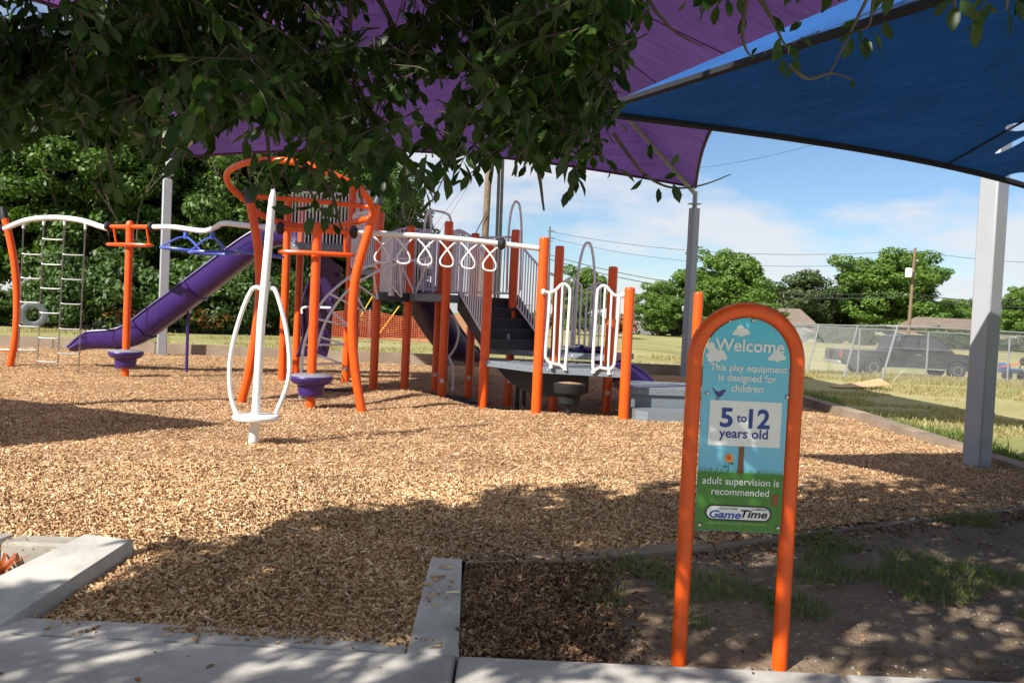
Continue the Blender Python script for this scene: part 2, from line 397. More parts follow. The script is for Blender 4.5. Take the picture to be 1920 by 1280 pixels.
def smooth_path(pts, k=6, closed=False):
    """Catmull-Rom through the points."""
    P = [Vector(p) for p in pts]; n = len(P); out = []
    if n < 3 and not closed: return P
    segs = n if closed else n - 1
    for i in range(segs):
        if closed: p0, p1, p2, p3 = P[i - 1], P[i], P[(i + 1) % n], P[(i + 2) % n]
        else:
            p1, p2 = P[i], P[i + 1]; p0 = P[i - 1] if i else p1 * 2 - p2; p3 = P[i + 2] if i + 2 < n else p2 * 2 - p1
        for j in range(k):
            t = j / k
            out.append(.5 * ((2 * p1) + (p2 - p0) * t + (2 * p0 - 5 * p1 + 4 * p2 - p3) * t * t + (3 * p1 - p0 - 3 * p2 + p3) * t ** 3))
    if not closed: out.append(P[-1])
    return out
def tube(name, pts, r, mat, parent, n=8, k=6, closed=False):
    return MB().tube(smooth_path(pts, k, closed) if len(pts) > 2 or closed else pts, r if not isinstance(r, (list, tuple)) else r, n, closed=closed).build(name, mat, parent)
def sstep(a, b, x):
    t = np.clip((x - a) / (b - a), 0, 1); return t * t * (3 - 2 * t)

# ------------------------------------------------------------------ terrain heights
def wob(x, y, s=1.0):
    return (np.sin(x * 1.7 * s + y * .9 * s + .4) + np.sin(x * -.8 * s + y * 2.1 * s + 1.9) + np.sin(x * 3.1 * s - y * 1.3 * s) * .6) / 2.6
def gauss(x, y, cx, cy, rx, ry): return np.exp(-((x - cx) / rx) ** 2 - ((y - cy) / ry) ** 2)
def mz(x, y):
    """Wood-chip surface."""
    x = np.asarray(x, float); y = np.asarray(y, float)
    z = .018 * wob(x, y, .8) + .010 * wob(x + 3, y, 3.1) + .006 * wob(x, y + 2, 7.3)
    z = z + .17 * gauss(x, y, -1.55, 12.55, .8, .55) + .05 * gauss(x, y, 2.2, 10.9, .8, .35) + .05 * gauss(x, y, .9, 11.1, .7, .3)
    z = z - .17 * gauss(x, y, .35, 13.3, 1.6, 1.0) - .05 * gauss(x, y, -.6, 14.3, .8, .8) + .05 * gauss(x, y, -9, 16, 1, .8)
    ramp = sstep(4.75, 3.75, y) * sstep(-2.5, -2.1, x) * sstep(-.1, -.3, x)
    z = z - .155 * ramp
    z = z - .03 * sstep(5.6, 4.6, y) * (1 - ramp) - .04 * sstep(5.3, 4.7, y) * sstep(-1.9, -2.3, x)
    return z
def kerb_line(x):
    """Front edge of the chip bed: y as a function of x."""
    return np.interp(x, [-.4, .3, 1.05, 1.97, 3.0, 4.16, 5.3], [4.60, 4.74, 5.06, 5.62, 6.2, 6.82, 7.5])
def dz(x, y):
    x = np.asarray(x, float); y = np.asarray(y, float)
    t = np.clip((y - 3.7) / np.maximum(kerb_line(x) - 3.7, .3), 0, 1)
    return -.175 + .15 * t ** .9 + .012 * wob(x, y, 2.3) + .007 * wob(x, y, 6.1)
def field_z(x, y):
    x = np.asarray(x, float); y = np.asarray(y, float)
    z = -.04 - .06 * sstep(22, 27, y) * sstep(5, 9, x) - .42 * sstep(28, 35, y) * sstep(6, 12, x) + .40 * sstep(48, 80, y) * sstep(6, 12, x)
    z = z - .30 * sstep(105, 118, y)
    return z + .012 * wob(x, y, .35)

# ------------------------------------------------------------------ ground
xs = np.unique(np.concatenate([np.linspace(-400, -40, 19), np.linspace(-40, -16, 13), np.linspace(-16, 20, 73), np.linspace(20, 50, 16), np.linspace(50, 400, 19)]))
ys = np.unique(np.concatenate([np.linspace(-200, -6, 14), np.linspace(-6, 40, 93), np.linspace(40, 130, 37), np.linspace(130, 900, 22)]))
XX, YY = np.meshgrid(xs, ys)
ZZ = field_z(XX, YY)
back = 21.0 + .05 * XX
inside = (XX < 5.3) & (YY < back + .1) & (YY > 3.0)
inside |= (YY <= 7.4) & (YY > -6) & (np.abs(XX) < 12)
ZZ = np.where(inside, -.5, ZZ)
def grid_faces(ny, nx):
    i = np.arange(ny * nx).reshape(ny, nx)
    return np.stack([i[:-1, :-1].ravel(), i[:-1, 1:].ravel(), i[1:, 1:].ravel(), i[1:, :-1].ravel()], 1)
me = np_mesh('ground', np.stack([XX.ravel(), YY.ravel(), ZZ.ravel()], 1), grid_faces(len(ys), len(xs)), 'field', True)
struct(link('ground', me))

def clipped_grid(name, x0, x1, y0, y1, st, zf, keep, mat):
    xs = np.arange(x0, x1 + st, st); ys = np.arange(y0, y1 + st, st)
    X, Y = np.meshgrid(xs, ys); v = np.stack([X.ravel(), Y.ravel(), zf(X, Y).ravel()], 1)
    f = grid_faces(len(ys), len(xs)); c = v[f].mean(1)
    return link(name, np_mesh(name, v, f[keep(c[:, 0], c[:, 1])], mat, True))
def in_bed(x, y):
    ok = (y < 21.0 + .05 * x) & (x < 5.2) & (x > -16)
    front = np.where(x < -2.1, 4.66, np.where(x < -.28, 3.74, kerb_line(x) + .02))
    return ok & (y > front)
struct(clipped_grid('wood_chip_bed', -16, 5.3, 3.7, 22, .09, mz, in_bed, 'mulch'))
def in_dirt(x, y): return (x > -.2) & (y < kerb_line(x) + .08) & (y > 3.66) & (x < 9)
struct(clipped_grid('dirt_verge', -.2, 9, 3.6, 8.2, .06, dz, in_dirt, 'dirt'))
# planter bed at the left of the entrance
def plz(x, y): return -.19 + .02 * wob(x, y, 3) + 0 * x
struct(clipped_grid('planter_bed', -6, -2.0, 3.66, 4.7, .06, plz, lambda x, y: (y < 4.68) & (x < -2.1), 'dirt'))

# chip geometry lying on the bed: uncountable
def chips(name, X, Y, Z, L, W, tilt, seed, thick=True):
    r = np.random.default_rng(seed); n = len(X)
    a = r.uniform(0, 2 * np.pi, n); t1 = r.normal(0, tilt, n); t2 = r.normal(0, tilt, n)
    ca, sa = np.cos(a), np.sin(a)
    ux = np.stack([ca * np.cos(t1), sa * np.cos(t1), np.sin(t1)], 1)
    vx = np.stack([-sa * np.cos(t2), ca * np.cos(t2), np.sin(t2)], 1)
    wx = np.cross(ux, vx)
    c = np.stack([X, Y, Z], 1)
    l = (L / 2)[:, None]; w = (W / 2)[:, None]; h = r.uniform(.002, .006, n)[:, None]
    sk = r.uniform(.55, 1.0, n)[:, None]
    top = [c - ux * l - vx * w * sk + wx * h, c + ux * l - vx * w + wx * h, c + ux * l * sk + vx * w + wx * h, c - ux * l + vx * w * sk + wx * h]
    if not thick:
        v = np.stack(top, 1).reshape(-1, 3); f = np.arange(4 * n).reshape(n, 4)
        return stuff(link(name, np_mesh(name, v, f, 'farchip')))
    bot = [p - wx * 2 * h for p in top]
    v = np.stack(top + bot, 1).reshape(-1, 3); b = (np.arange(n) * 8)[:, None]
    f = np.concatenate([b + np.array([q]) for q in ((0, 1, 2, 3), (0, 4, 5, 1), (2, 6, 7, 3))], 0)
    return stuff(link(name, np_mesh(name, v, f, 'chip')))
def scatter(n, x0, x1, y0, y1, seed, keep):
    r = np.random.default_rng(seed); X = r.uniform(x0, x1, n); Y = r.uniform(y0, y1, n); k = keep(X, Y); return X[k], Y[k], r
def view_w(x, y, m=.25): return (np.abs(x) < y * .62 + m)
X, Y, r_ = scatter(230000, -4.8, 4.6, 3.75, 7.0, 3, lambda x, y: in_bed(x, y) & view_w(x, y))
chips('wood_chips', X, Y, mz(X, Y) + r_.uniform(-.004, .018, len(X)), np.clip(r_.gamma(1.7, .0100, len(X)) + .006, 0, .09), r_.gamma(2.6, .0018, len(X)) + .0020, .40, 31)
X, Y, r_ = scatter(205000, -7.6, 5.2, 7.0, 11.5, 4, lambda x, y: in_bed(x, y) & view_w(x, y))
chips('wood_chips', X, Y, mz(X, Y) + r_.uniform(0, .014, len(X)), np.clip(r_.gamma(1.8, .0108, len(X)) + .007, 0, .09), r_.gamma(2.8, .0020, len(X)) + .0024, .36, 32, False).data.materials[0] = MT['chip']
X, Y, r_ = scatter(190000, -13, 5.2, 11.5, 20.5, 5, lambda x, y: in_bed(x, y) & view_w(x, y))
chips('wood_chips', X, Y, mz(X, Y) + r_.uniform(0, .014, len(X)), r_.gamma(3, .009, len(X)) + .010, r_.uniform(.006, .013, len(X)), .28, 33, False)
# chips strewn over the dirt beside the entrance kerb, and loose on the concrete
MT['oldchip'] = islandmat('weathered_wood_chip', [(0, (.06, .035, .02)), (.35, (.18, .10, .055)), (.75, (.34, .20, .11)), (1, (.55, .38, .22))], .85, .15, .3)
X, Y, r_ = scatter(34000, -.17, .75, 3.70, 4.95, 6, lambda x, y: in_dirt(x, y) & (np.random.default_rng(1).random(len(x)) < np.clip(1.15 * np.exp(-((x + .15) / .40) ** 2.0), 0, 1)))
o_ = chips('strewn_wood_chips', X, Y, dz(X, Y) + r_.uniform(.0, .026, len(X)), np.clip(r_.gamma(2, .011, len(X)) + .006, 0, .08), r_.gamma(3, .0021, len(X)) + .0025, .5, 34); o_.data.materials[0] = MT['oldchip']
X, Y, r_ = scatter(26000, .1, 5.2, 3.72, 7.4, 7, lambda x, y: in_dirt(x, y) & (np.random.default_rng(2).random(len(x)) < np.clip(.8 * np.exp(-((kerb_line(x) - .14 - y) / .12) ** 2) + .03, 0, 1)))
o_ = chips('strewn_wood_chips', X, Y, dz(X, Y) + r_.uniform(.0, .012, len(X)), np.clip(r_.gamma(2, .010, len(X)) + .005, 0, .06), r_.gamma(3, .0019, len(X)) + .002, .3, 35); o_.data.materials[0] = MT['oldchip']

# ------------------------------------------------------------------ concrete
side = struct(bpy.data.objects.new('sidewalk', None)); COL.objects.link(side)
for x0, x1 in ((-5.0, -.18), (-.168, 1.494), (1.506, 3.2), (3.212, 5.0)):
    MB().box(((x0 + x1) / 2, 1.5, -.22), (x1 - x0, 4.32, .16), 0, .012).build('slab', 'concrete', side)
MB().box((0, 1.5, -.26), (10, 4.3, .1)).build('joint_filler', 'dirt', side)

ent = thing('entrance_kerb', 'pale concrete kerbs framing the chip filled entrance beside the sidewalk', 'kerb', (-1.2, 3.8, -.2))
def hexa(name, tl, mat, parent, bot=-.35):
    """slab from four top corners (each x, y, z) down to bot, softened by a small chamfer."""
    c = sum((Vector(p) for p in tl), Vector()) / 4; ch = .012
    inn = [Vector(p) + (Vector((c.x, c.y, 0)) - Vector((p[0], p[1], 0))).normalized() * ch * 1.3 for p in tl]
    v = [tuple(p) for p in inn] + [(p[0], p[1], p[2] - ch) for p in tl] + [(p[0], p[1], bot) for p in tl]
    f = [(0, 1, 2, 3)] + [(4 + i, 4 + (i + 1) % 4, (i + 1) % 4, i) for i in range(4)] + [(8 + i, 8 + (i + 1) % 4, 4 + (i + 1) % 4, 4 + i) for i in range(4)]
    return MB().add(v, f).build(name, mat, parent)
hexa('threshold', [(-2.5, 3.668, -.138), (-.40, 3.668, -.138), (-.40, 3.84, -.134), (-2.5, 3.84, -.134)], 'concrete', ent)
hexa('right_kerb', [(-.396, 3.668, -.136), (-.165, 3.668, -.136), (-.215, 4.6, .012), (-.385, 4.6, .012)], 'concrete', ent)
hexa('left_kerb', [(-2.62, 3.69, -.128), (-2.20, 3.70, -.128), (-1.985, 4.55, .045), (-2.27, 4.62, .045)], 'concrete', ent)

rw = thing('block_wall', 'low rough concrete block wall behind the left planter', 'wall', (-3, 4.75, -.2))
for k, x in enumerate((-2.45, -2.98, -3.41, -3.84, -4.27)):
    w = .42
    x0 = -2.75 if k == 0 else None
    cx, ww = (-2.57, .38) if k == 0 else (x - .0, w)
    b = MB().box((cx, 4.74, -.165), (ww, .17, .26), 0, .016)
    b.v = [(p[0] + .006 * math.sin(p[1] * 70 + p[2] * 50), p[1] + .006 * math.sin(p[0] * 40 + p[2] * 60), p[2] + .005 * math.sin(p[0] * 33)) for p in b.v]
    b.build('block', 'block', rw)

# buried front kerb
fk = thing('front_kerb', 'half buried weathered concrete kerb between wood chips and dirt', 'kerb', (2, 5.6, -.1))
kx = [-.2, .35, .7, 1.3, 1.9, 2.5, 3.1, 3.7, 4.3, 4.9, 5.25]
for a0, a1 in zip(kx[:-1], kx[1:]):
    y0, y1 = float(kerb_line(a0)), float(kerb_line(a1))
    z0, z1 = -.008, -.008
    hexa('kerb_length', [(a0 + .004, y0 - .05, z0), (a1 - .004, y1 - .05, z1), (a1 - .004, y1 + .10, z1 + .006), (a0 + .004, y0 + .10, z0 + .006)], 'kerb', fk, -.2)
rk = thing('side_kerb', 'raised weathered concrete kerb along the right grass edge', 'kerb', (5.25, 12, 0))
yk = [7.6, 9.2, 10.8, 12.6, 14.4, 16.4, 18.6, 21.2]
for y0, y1 in zip(yk[:-1], yk[1:]):
    q = lambda y: .06 + .07 * min(1, max(0, (y - 8.5) / 4))
    hexa('kerb_length', [(5.14, y0 + .005, q(y0)), (5.36, y0 + .005, q(y0)), (5.36, y1 - .005, q(y1)), (5.14, y1 - .005, q(y1))], 'kerb', rk, -.3)
bk = thing('back_kerb', 'long grey timber and concrete border behind the chip bed', 'kerb', (-4, 20.8, 0))
xk = [-16, -13.4, -11, -8.6, -6.3, -4.0, -1.7, .6, 2.9, 5.1]
for i, (x0, x1) in enumerate(zip(xk[:-1], xk[1:])):
    y0, y1 = 21.0 + .05 * x0, 21.0 + .05 * x1
    h = .24 + .012 * (i % 3)
    hexa('border_timber', [(x0 + .01, y0, h), (x1 - .01, y1, h), (x1 - .01, y1 + .2, h), (x0 + .01, y0 + .2, h)], 'kerb', bk, -.3)

# ------------------------------------------------------------------ shade canopies
def canopy(name, label, corners, apex, bow, mat, hemmat, hem_r, posts, post_s, fabric_name='fabric', rafters=True, ns=28, ntt=14, seams=True, rot=0.0, zf=1.0):
    c0 = sum((Vector(c) for c in corners), Vector()) / 4
    t = thing(name, label, 'canopy', (c0.x, c0.y, 0))
    ap = Vector(apex)
    def P(i, s, u):
        a, b = Vector(corners[i]), Vector(corners[(i + 1) % 4])
        base = a.lerp(b, s)
        kb = bow[i] * 4 * s * (1 - s)
        e = base + (ap - base) * kb; e.z = base.z + (ap.z - base.z) * kb * zf
        q = e.lerp(ap, u)
        q.z -= .35 * math.sin(math.pi * u) * 4 * s * (1 - s) * .5      # cloth hangs a little between the hips
        return q
    for i in range(4):
        v = [P(i, j / ns, k / ntt) for k in range(ntt + 1) for j in range(ns + 1)]
        f = [(k * (ns + 1) + j, k * (ns + 1) + j + 1, (k + 1) * (ns + 1) + j + 1, (k + 1) * (ns + 1) + j) for k in range(ntt) for j in range(ns)]
        cl = MB().add(v, f).build(fabric_name, mat, t)
        MB().tube([P(i, j / ns, 0) for j in range(ns + 1)], hem_r, 6).build('hem', hemmat, cl)
        if seams:
            for s in (.34, .66):
                MB().tube([P(i, s, k / ntt * .97) - Vector((0, 0, .006)) for k in range(ntt + 1)], .011, 4).build('seam', hemmat, cl)
    if rafters:
        for i in range(4):
            c = Vector(corners[i]); d = (ap - c)
            MB().tube([c - Vector((0, 0, .16)) , c + d - Vector((0, 0, .14))], .055, 8).build('rafter', 'galv', t)
    for (x, y, zt) in posts:
        p = MB().box((x, y, (zt - .5) / 2 - .1), (post_s, post_s, zt - .3), rot, .015).build('post', 'galv', t)
        MB().tube([(x, y, zt - .5), (x, y, zt - .1)], post_s * .28, 10).build('post_sleeve', 'galv', p)
        MB().box((x, y, zt - .40), (post_s * 1.16, post_s * 1.16, .025), rot).build('collar', 'galv', p)
    return t
BL, BR, FR, FL = (-8.2, 20.0, 4.6), (4.25, 20.7, 4.6), (4.82, 8.72, 4.6), (-7.6, 8.0, 4.6)
canopy('purple_shade_canopy', 'large purple hip shade canopy on tall grey posts over the climbers', (BL, BR, FR, FL), (-1.65, 14.35, 8.3),
       (.10, .15, .15, .24), 'purple_fabric', 'purple_hem', .035, [(c[0], c[1], c[2]) for c in (BL, BR, FR, FL)], .2, rot=R(28))
A = Vector((.50, 6.42, 2.90)); d1 = Vector((.882, .471, 0)); d2 = Vector((.471, -.882, 0))
B = A + d1 * 9.2; C_ = A + d2 * 9.0; D_ = B + d2 * 9.0; B.z = 2.22; A.z = 2.88
canopy('blue_shade_canopy', 'dark blue shade canopy with curved black hem at the upper right', (tuple(A), tuple(B), tuple(D_), tuple(C_)), tuple((A + D_) / 2 + Vector((0, 0, 2.62))),
       (.14, .10, .10, .05), 'blue_fabric', 'hem', .03, [(p.x, p.y, 2.9) for p in (B, D_, C_)], .18, rafters=False, rot=R(28), zf=.45)
K = Vector((-5.66, 6.62, 2.90)); k1 = Vector((-.89, .456, 0)); k2 = Vector((-.42, -.907, 0))
canopy('side_shade_canopy', 'blue shade canopy outside the left edge whose corner shadow points across the chips', (tuple(K), tuple(K + k2 * 8), tuple(K + k1 * 8 + k2 * 8), tuple(K + k1 * 8)), tuple(K + (k1 + k2) * 4 + Vector((0, 0, 1.7))),
       (.14, .12, .12, .14), 'blue_fabric', 'hem', .038, [(p.x, p.y, 2.9) for p in (K, K + k2 * 8, K + (k1 + k2) * 8, K + k1 * 8)], .18, rafters=False, seams=False)

# torn slots in the blue cloth near the thick grey post: cloth cut away where it has split
def tear(obj, slots):
    me = obj.data; co = np.array([tuple(q.co) for q in me.vertices]); m = MT['blue_fabric'].copy(); m.name = 'torn_blue_shade_cloth'; n = m.node_tree
    tcn = N(n, 'ShaderNodeTexCoord'); last = None
    for (p, ax, la, lb, nv) in slots:
        ax = Vector(ax).normalized(); bx = nv.cross(ax).normalized()
        sub = N(n, 'ShaderNodeVectorMath', operation='SUBTRACT'); n.links.new(tcn.outputs['Object'], sub.inputs[0]); sub.inputs[1].default_value = p
        terms = []
        for w, l in ((ax, la), (bx, lb)):
            d = N(n, 'ShaderNodeVectorMath', operation='DOT_PRODUCT'); n.links.new(sub.outputs[0], d.inputs[0]); d.inputs[1].default_value = w / l
            q = N(n, 'ShaderNodeMath', operation='MULTIPLY'); n.links.new(d.outputs['Value'], q.inputs[0]); n.links.new(d.outputs['Value'], q.inputs[1]); terms.append(q)
        ad = N(n, 'ShaderNodeMath', operation='ADD'); n.links.new(terms[0].outputs[0], ad.inputs[0]); n.links.new(terms[1].outputs[0], ad.inputs[1])
        lt_ = N(n, 'ShaderNodeMath', operation='LESS_THAN'); lt_.inputs[1].default_value = 1; n.links.new(ad.outputs[0], lt_.inputs[0])
        if last is None: last = lt_.outputs[0]
        else:
            mxn = N(n, 'ShaderNodeMath', operation='MAXIMUM'); n.links.new(last, mxn.inputs[0]); n.links.new(lt_.outputs[0], mxn.inputs[1]); last = mxn.outputs[0]
    out = n.nodes['Material Output']; src = out.inputs[0].links[0].from_socket
    tp = N(n, 'ShaderNodeBsdfTransparent'); ms = N(n, 'ShaderNodeMixShader'); n.links.new(last, ms.inputs[0]); n.links.new(src, ms.inputs[1]); n.links.new(tp.outputs[0], ms.inputs[2]); n.links.new(ms.outputs[0], out.inputs[0])
    me.materials[0] = m
bc = [o for o in bpy.data.objects if o.name.startswith('blue_shade_canopy')][0]
fab = [o for o in bc.children if o.name.startswith('fabric')][0]
def on_cloth(u, v):
    """Point of the cloth seen at a photo pixel: nearest vertex along that sight line, refined on its plane."""
    d = (at(u, v, 5) - CP).normalized(); best = None
    for pl in fab.data.polygons:
        c = pl.center - CP; t = c.dot(d); e = (c - d * t).length
        if best is None or e < best[0]: best = (e, pl)
    pl = best[1]; t = (pl.center - CP).dot(pl.normal) / d.dot(pl.normal); return CP + d * t, pl.normal.copy()
sl_ = []
for (u0, v0, u1, v1, w) in ((1886, 238, 1935, 238, 6), (1866, 288, 1935, 252, 4.5), (1882, 334, 1935, 337, 10)):
    (a_, n_a), (b_2, n_b) = on_cloth(u0, v0), on_cloth(u1, v1); sl_.append(((a_ + b_2) / 2, b_2 - a_, (b_2 - a_).length / 2, w * 1.6 * (a_ - CP).length / FPX, n_a))
tear(fab, sl_)

# ------------------------------------------------------------------ welcome sign
SY = 3.76
sg = thing('welcome_sign', 'arched orange framed welcome sign with blue and green panel', 'sign', (1.03, SY, -.16))
sx0, sx1 = at(1272, 1240, SY).x, at(1462, 1234, SY).x
sxc, srad = (sx0 + sx1) / 2, (sx1 - sx0) / 2
zsp = 1.415 - srad
arch = [(sx0, SY, -.35), (sx0, SY, .3), (sx0, SY, .8), (sx0, SY, zsp - .05)] + [(sxc - srad * math.cos(a), SY, zsp + srad * math.sin(a)) for a in np.linspace(0, math.pi, 25)] + [(sx1, SY, zsp - .05), (sx1, SY, .8), (sx1, SY, .3), (sx1, SY, -.35)]
MB().tube(arch, .034, 20).build('frame', 'orange', sg)
PY = SY - .012
prad = srad - .036; pz0 = .437
outline = [(sxc - prad, pz0), (sxc + prad, pz0)] + [(sxc + prad * math.cos(a), zsp + prad * math.sin(a)) for a in np.linspace(0, math.pi, 33)]
def flat(pts, y0, y1):
    n = len(pts); v = [(p[0], y0, p[1]) for p in pts] + [(p[0], y1, p[1]) for p in pts]
    return MB().add(v, [tuple(range(n)), tuple(range(2 * n - 1, n - 1, -1))] + [(i, n + i, n + (i + 1) % n, (i + 1) % n) for i in range(n)])
def printc(name, col, rough=.38):
    if name not in MT: MT[name] = paint(name, col, rough, .03, 5)
    return name
# panel: sky blue print fading towards the grass print
m, n_, b_ = principled('printed_sign_panel')
t_ = N(n_, 'ShaderNodeTexCoord'); s_ = N(n_, 'ShaderNodeSeparateXYZ'); n_.links.new(t_.outputs['Object'], s_.inputs[0])
mr_ = N(n_, 'ShaderNodeMapRange'); mr_.inputs[1].default_value = .6; mr_.inputs[2].default_value = 1.4; n_.links.new(s_.outputs[2], mr_.inputs[0])
rp_ = N(n_, 'ShaderNodeValToRGB'); rp_.color_ramp.elements[0].color = (.15, .46, .62, 1); rp_.color_ramp.elements[1].color = (.085, .54, .67, 1)
k_ = rp_.color_ramp.elements.new(.45); k_.color = (.20, .55, .72, 1)
n_.links.new(mr_.outputs[0], rp_.inputs[0]); n_.links.new(rp_.outputs[0], b_.inputs['Base Color']); b_.inputs['Roughness'].default_value = .35
MT['panel'] = m
panel = flat(outline, PY - .004, PY + .004).build('panel', 'panel', sg, False)
def Lp(u, v): p = at(u, v, PY); return (p.x, p.z)
layer = [0]
def printed(name, pts, mat, lay=1):
    y = PY - .004 - .0006 * lay
    n = len(pts)
    return MB().add([(p[0], y, p[1]) for p in pts], [tuple(range(n))]).build(name, mat, panel, False)
G_ = printc('print_green', (.055, .20, .022)); W_ = printc('print_white', (.80, .80, .76)); NB = printc('print_navy', (.018, .05, .26)); 
BR_ = printc('print_brown', (.22, .075, .02)); OR_ = printc('print_flower', (.85, .33, .02)); RD = printc('print_flower_heart', (.70, .08, .01)); GR_ = printc('print_leaf', (.02, .16, .10)); BD = printc('print_bird', (.07, .03, .16)); BK = printc('print_black', (.01, .01, .012)); LG = printc('print_pale_green', (.30, .52, .16)); MB_ = printc('print_mid_green', (.10, .32, .035)); LB = printc('print_logo_blue', (.015, .06, .36))
gz = Lp(1390, 886)[1]
printed('grass_print', [(sxc - prad + .001, pz0 + .001), (sxc + prad - .001, pz0 + .001), (sxc + prad - .001, gz), (sxc - prad + .001, gz)], G_, 1)
rb = random.Random(3)
for k in range(46):                                   # printed grass blades
    x = sxc - prad + .006 + (2 * prad - .012) * (k + rb.random() * .6) / 46; h = rb.uniform(.012, .03); l = rb.uniform(-.008, .008)
    printed('blade_print', [(x - .0022, gz - .001), (x + .0022, gz - .001), (x + l, gz + h)], MB_ if k % 3 else G_, 2 + k % 2)
cx, cz = Lp(1396, 794)
hw, hh = 135 * SY / FPX / 2, 85 * SY / FPX / 2
printed('card_print', [(cx - hw, cz - hh), (cx + hw, cz - hh), (cx + hw, cz + hh), (cx - hw, cz + hh)], W_, 4)
x1, z1 = Lp(1390, 838)
printed('stake_print', [(x1 - .012, gz - .002), (x1 + .012, gz - .002), (x1 + .012, cz - hh), (x1 - .012, cz - hh)], BR_, 3)
def disc(name, u, v, r, mat, lay, n=18, sx=1, lobes=0):
    x, z = Lp(u, v); pts = []
    for k in range(n if not lobes else 60):
        a = 2 * math.pi * k / (n if not lobes else 60); rr = r * (1 + (.14 * math.cos(lobes * a) if lobes else 0))
        pts.append((x + rr * sx * math.cos(a), z + rr * math.sin(a)))
    return printed(name, pts, mat, lay)
for (u, v, s) in ((1390, 621, 1.0), (1457, 668, 1.0)):
    for li_, (du, dv, r) in enumerate(((-9, 2, 5.5), (-2, -4, 7.5), (7, 1, 6.5), (12, 3, 4), (-14, 4, 3.5), (0, 4, 6))):
        disc('cloud_print', u + du * s, v + dv * s, r * SY / FPX * s, W_, 1.2 + .35 * li_)
for li_, (du, dv, r) in enumerate(((0, 0, 10), (13, 3, 9), (-6, -13, 8), (8, 10, 6), (-5, 10, 7), (20, 8, 5), (-11, 4, 4))):
    disc('cloud_print', 1338 + du, 662 + dv, r * SY / FPX, W_, 1.2 + .35 * li_)
disc('flower_print', 1366, 858, .019, OR_, 5, lobes=9); disc('flower_heart_print', 1366, 857, .010, RD, 6)
fx, fz = Lp(1365, 870)
printed('stem_print', [(fx - .0012, gz), (fx + .0012, gz), (fx + .0012, fz + .008), (fx - .0012, fz + .008)], GR_, 4)
disc('leaf_print', 1371, 868, .004, GR_, 5, sx=2); disc('leaf_print', 1359, 874, .004, GR_, 5, sx=2)
bird = [(1334, 724), (1341, 731), (1347, 735), (1353, 731), (1357, 730), (1362, 732), (1357, 735), (1354, 741), (1348, 744), (1343, 742), (1340, 735)]
printed('bird_print', [Lp(*p) for p in bird][::-1], BD, 5)
for du in (0, 4):
    printed('bird_leg_print', [Lp(1343 + du, 743), Lp(1341.5 + du, 750), Lp(1342.7 + du, 750), Lp(1344.2 + du, 743)], BD, 6)
bx, bz = Lp(1452, 937)
printed('brown_shape_print', [(bx - .011, bz - .026), (bx + .011, bz - .026), (bx + .017, bz + .024), (bx - .017, bz + .024)], BR_, 4)  # plain brown shape standing in for a small printed animal
lx, lz = Lp(1383.5, 961)
def pill(w, h, mat, lay, name):
    r = h / 2; pts = [(lx + (w / 2 - r) + r * math.cos(a), lz + r * math.sin(a)) for a in np.linspace(-math.pi / 2, math.pi / 2, 12)] + [(lx - (w / 2 - r) + r * math.cos(a), lz + r * math.sin(a)) for a in np.linspace(math.pi / 2, 1.5 * math.pi, 12)]
    printed(name, pts, mat, lay)
pill(126 * SY / FPX, 30 * SY / FPX, BK, 3, 'logo_border'); pill(119 * SY / FPX, 24 * SY / FPX, W_, 4, 'logo_ground')
dg = None
def lettering(txt, u, v, wpx, mat, weight=0.0, shear=0.0, lay=6, hpx=None, align='CENTER'):
    cu = bpy.data.curves.new('lettering', 'FONT'); cu.body = txt; cu.size = 1; cu.align_x = 'LEFT'; cu.offset = weight; cu.shear = shear; cu.fill_mode = 'BOTH'; cu.resolution_u = 4
    ob = bpy.data.objects.new('lettering', cu); COL.objects.link(ob)
    bpy.context.view_layer.update()
    me = bpy.data.meshes.new_from_object(ob.evaluated_get(bpy.context.evaluated_depsgraph_get()))
    bpy.data.objects.remove(ob); bpy.data.curves.remove(cu)
    co = np.array([tuple(q.co) for q in me.vertices]); lo, hi = co.min(0), co.max(0)
    w = wpx * SY / FPX; s = w / (hi[0] - lo[0]); szz = s if hpx is None else hpx * SY / FPX / (hi[1] - lo[1])
    x, z = Lp(u, v)
    out = np.zeros_like(co); out[:, 0] = x + (co[:, 0] - (lo[0] + hi[0]) / 2) * s; out[:, 1] = PY - .004 - .0006 * lay; out[:, 2] = z + (co[:, 1] - (lo[1] + hi[1]) / 2) * szz
    me.vertices.foreach_set('co', out.astype(np.float32).ravel()); me.materials.clear(); me.materials.append(MT[mat]); me.update()
    return link('lettering', me, panel)
lettering('Welcome', 1405, 648, 130, W_, .022)
lettering('This play equipment', 1403, 692, 144, W_, .022)
lettering('is designed for', 1401, 710.5, 109, W_, .022)
lettering('children', 1400, 728, 60, W_, .022)
lettering('5', 1361.5, 782, 24, NB, .03, hpx=37); lettering('to', 1390, 784, 19, NB, .02); lettering('12', 1423, 785, 40, NB, .03, hpx=37)
lettering('years old', 1393, 815, 92, NB, .02)
lettering('adult supervision is', 1388, 904, 144, W_, .008); lettering('recommended', 1387, 921.5, 108, W_, .008)
lettering('Game', 1359, 963, 60, LB, .028, .25, hpx=15); lettering('Time', 1413, 963, 50, BK, .028, .25, hpx=15)
lettering('A PLAYCORE', 1365, 952.5, 34, BK, .01); lettering('COMPANY', 1424, 954.5, 30, BK, .01); lettering('®', 1440, 960, 3, BK, 0)
lettering('ENRICHING CHILDHOOD THROUGH PLAY', 1381.5, 980.5, 109, LG, .01)
for u, v in ((1411, 601), (1325.5, 737), (1475, 744), (1310.5, 982), (1457, 988)):
    x, z = Lp(u, v); MB().lathe([(.0001, -.012), (.006, -.011), (.0095, -.006), (.0105, 0)], (x, PY - .004, z), 12, 'y').build('bolt', 'bolt', sg)

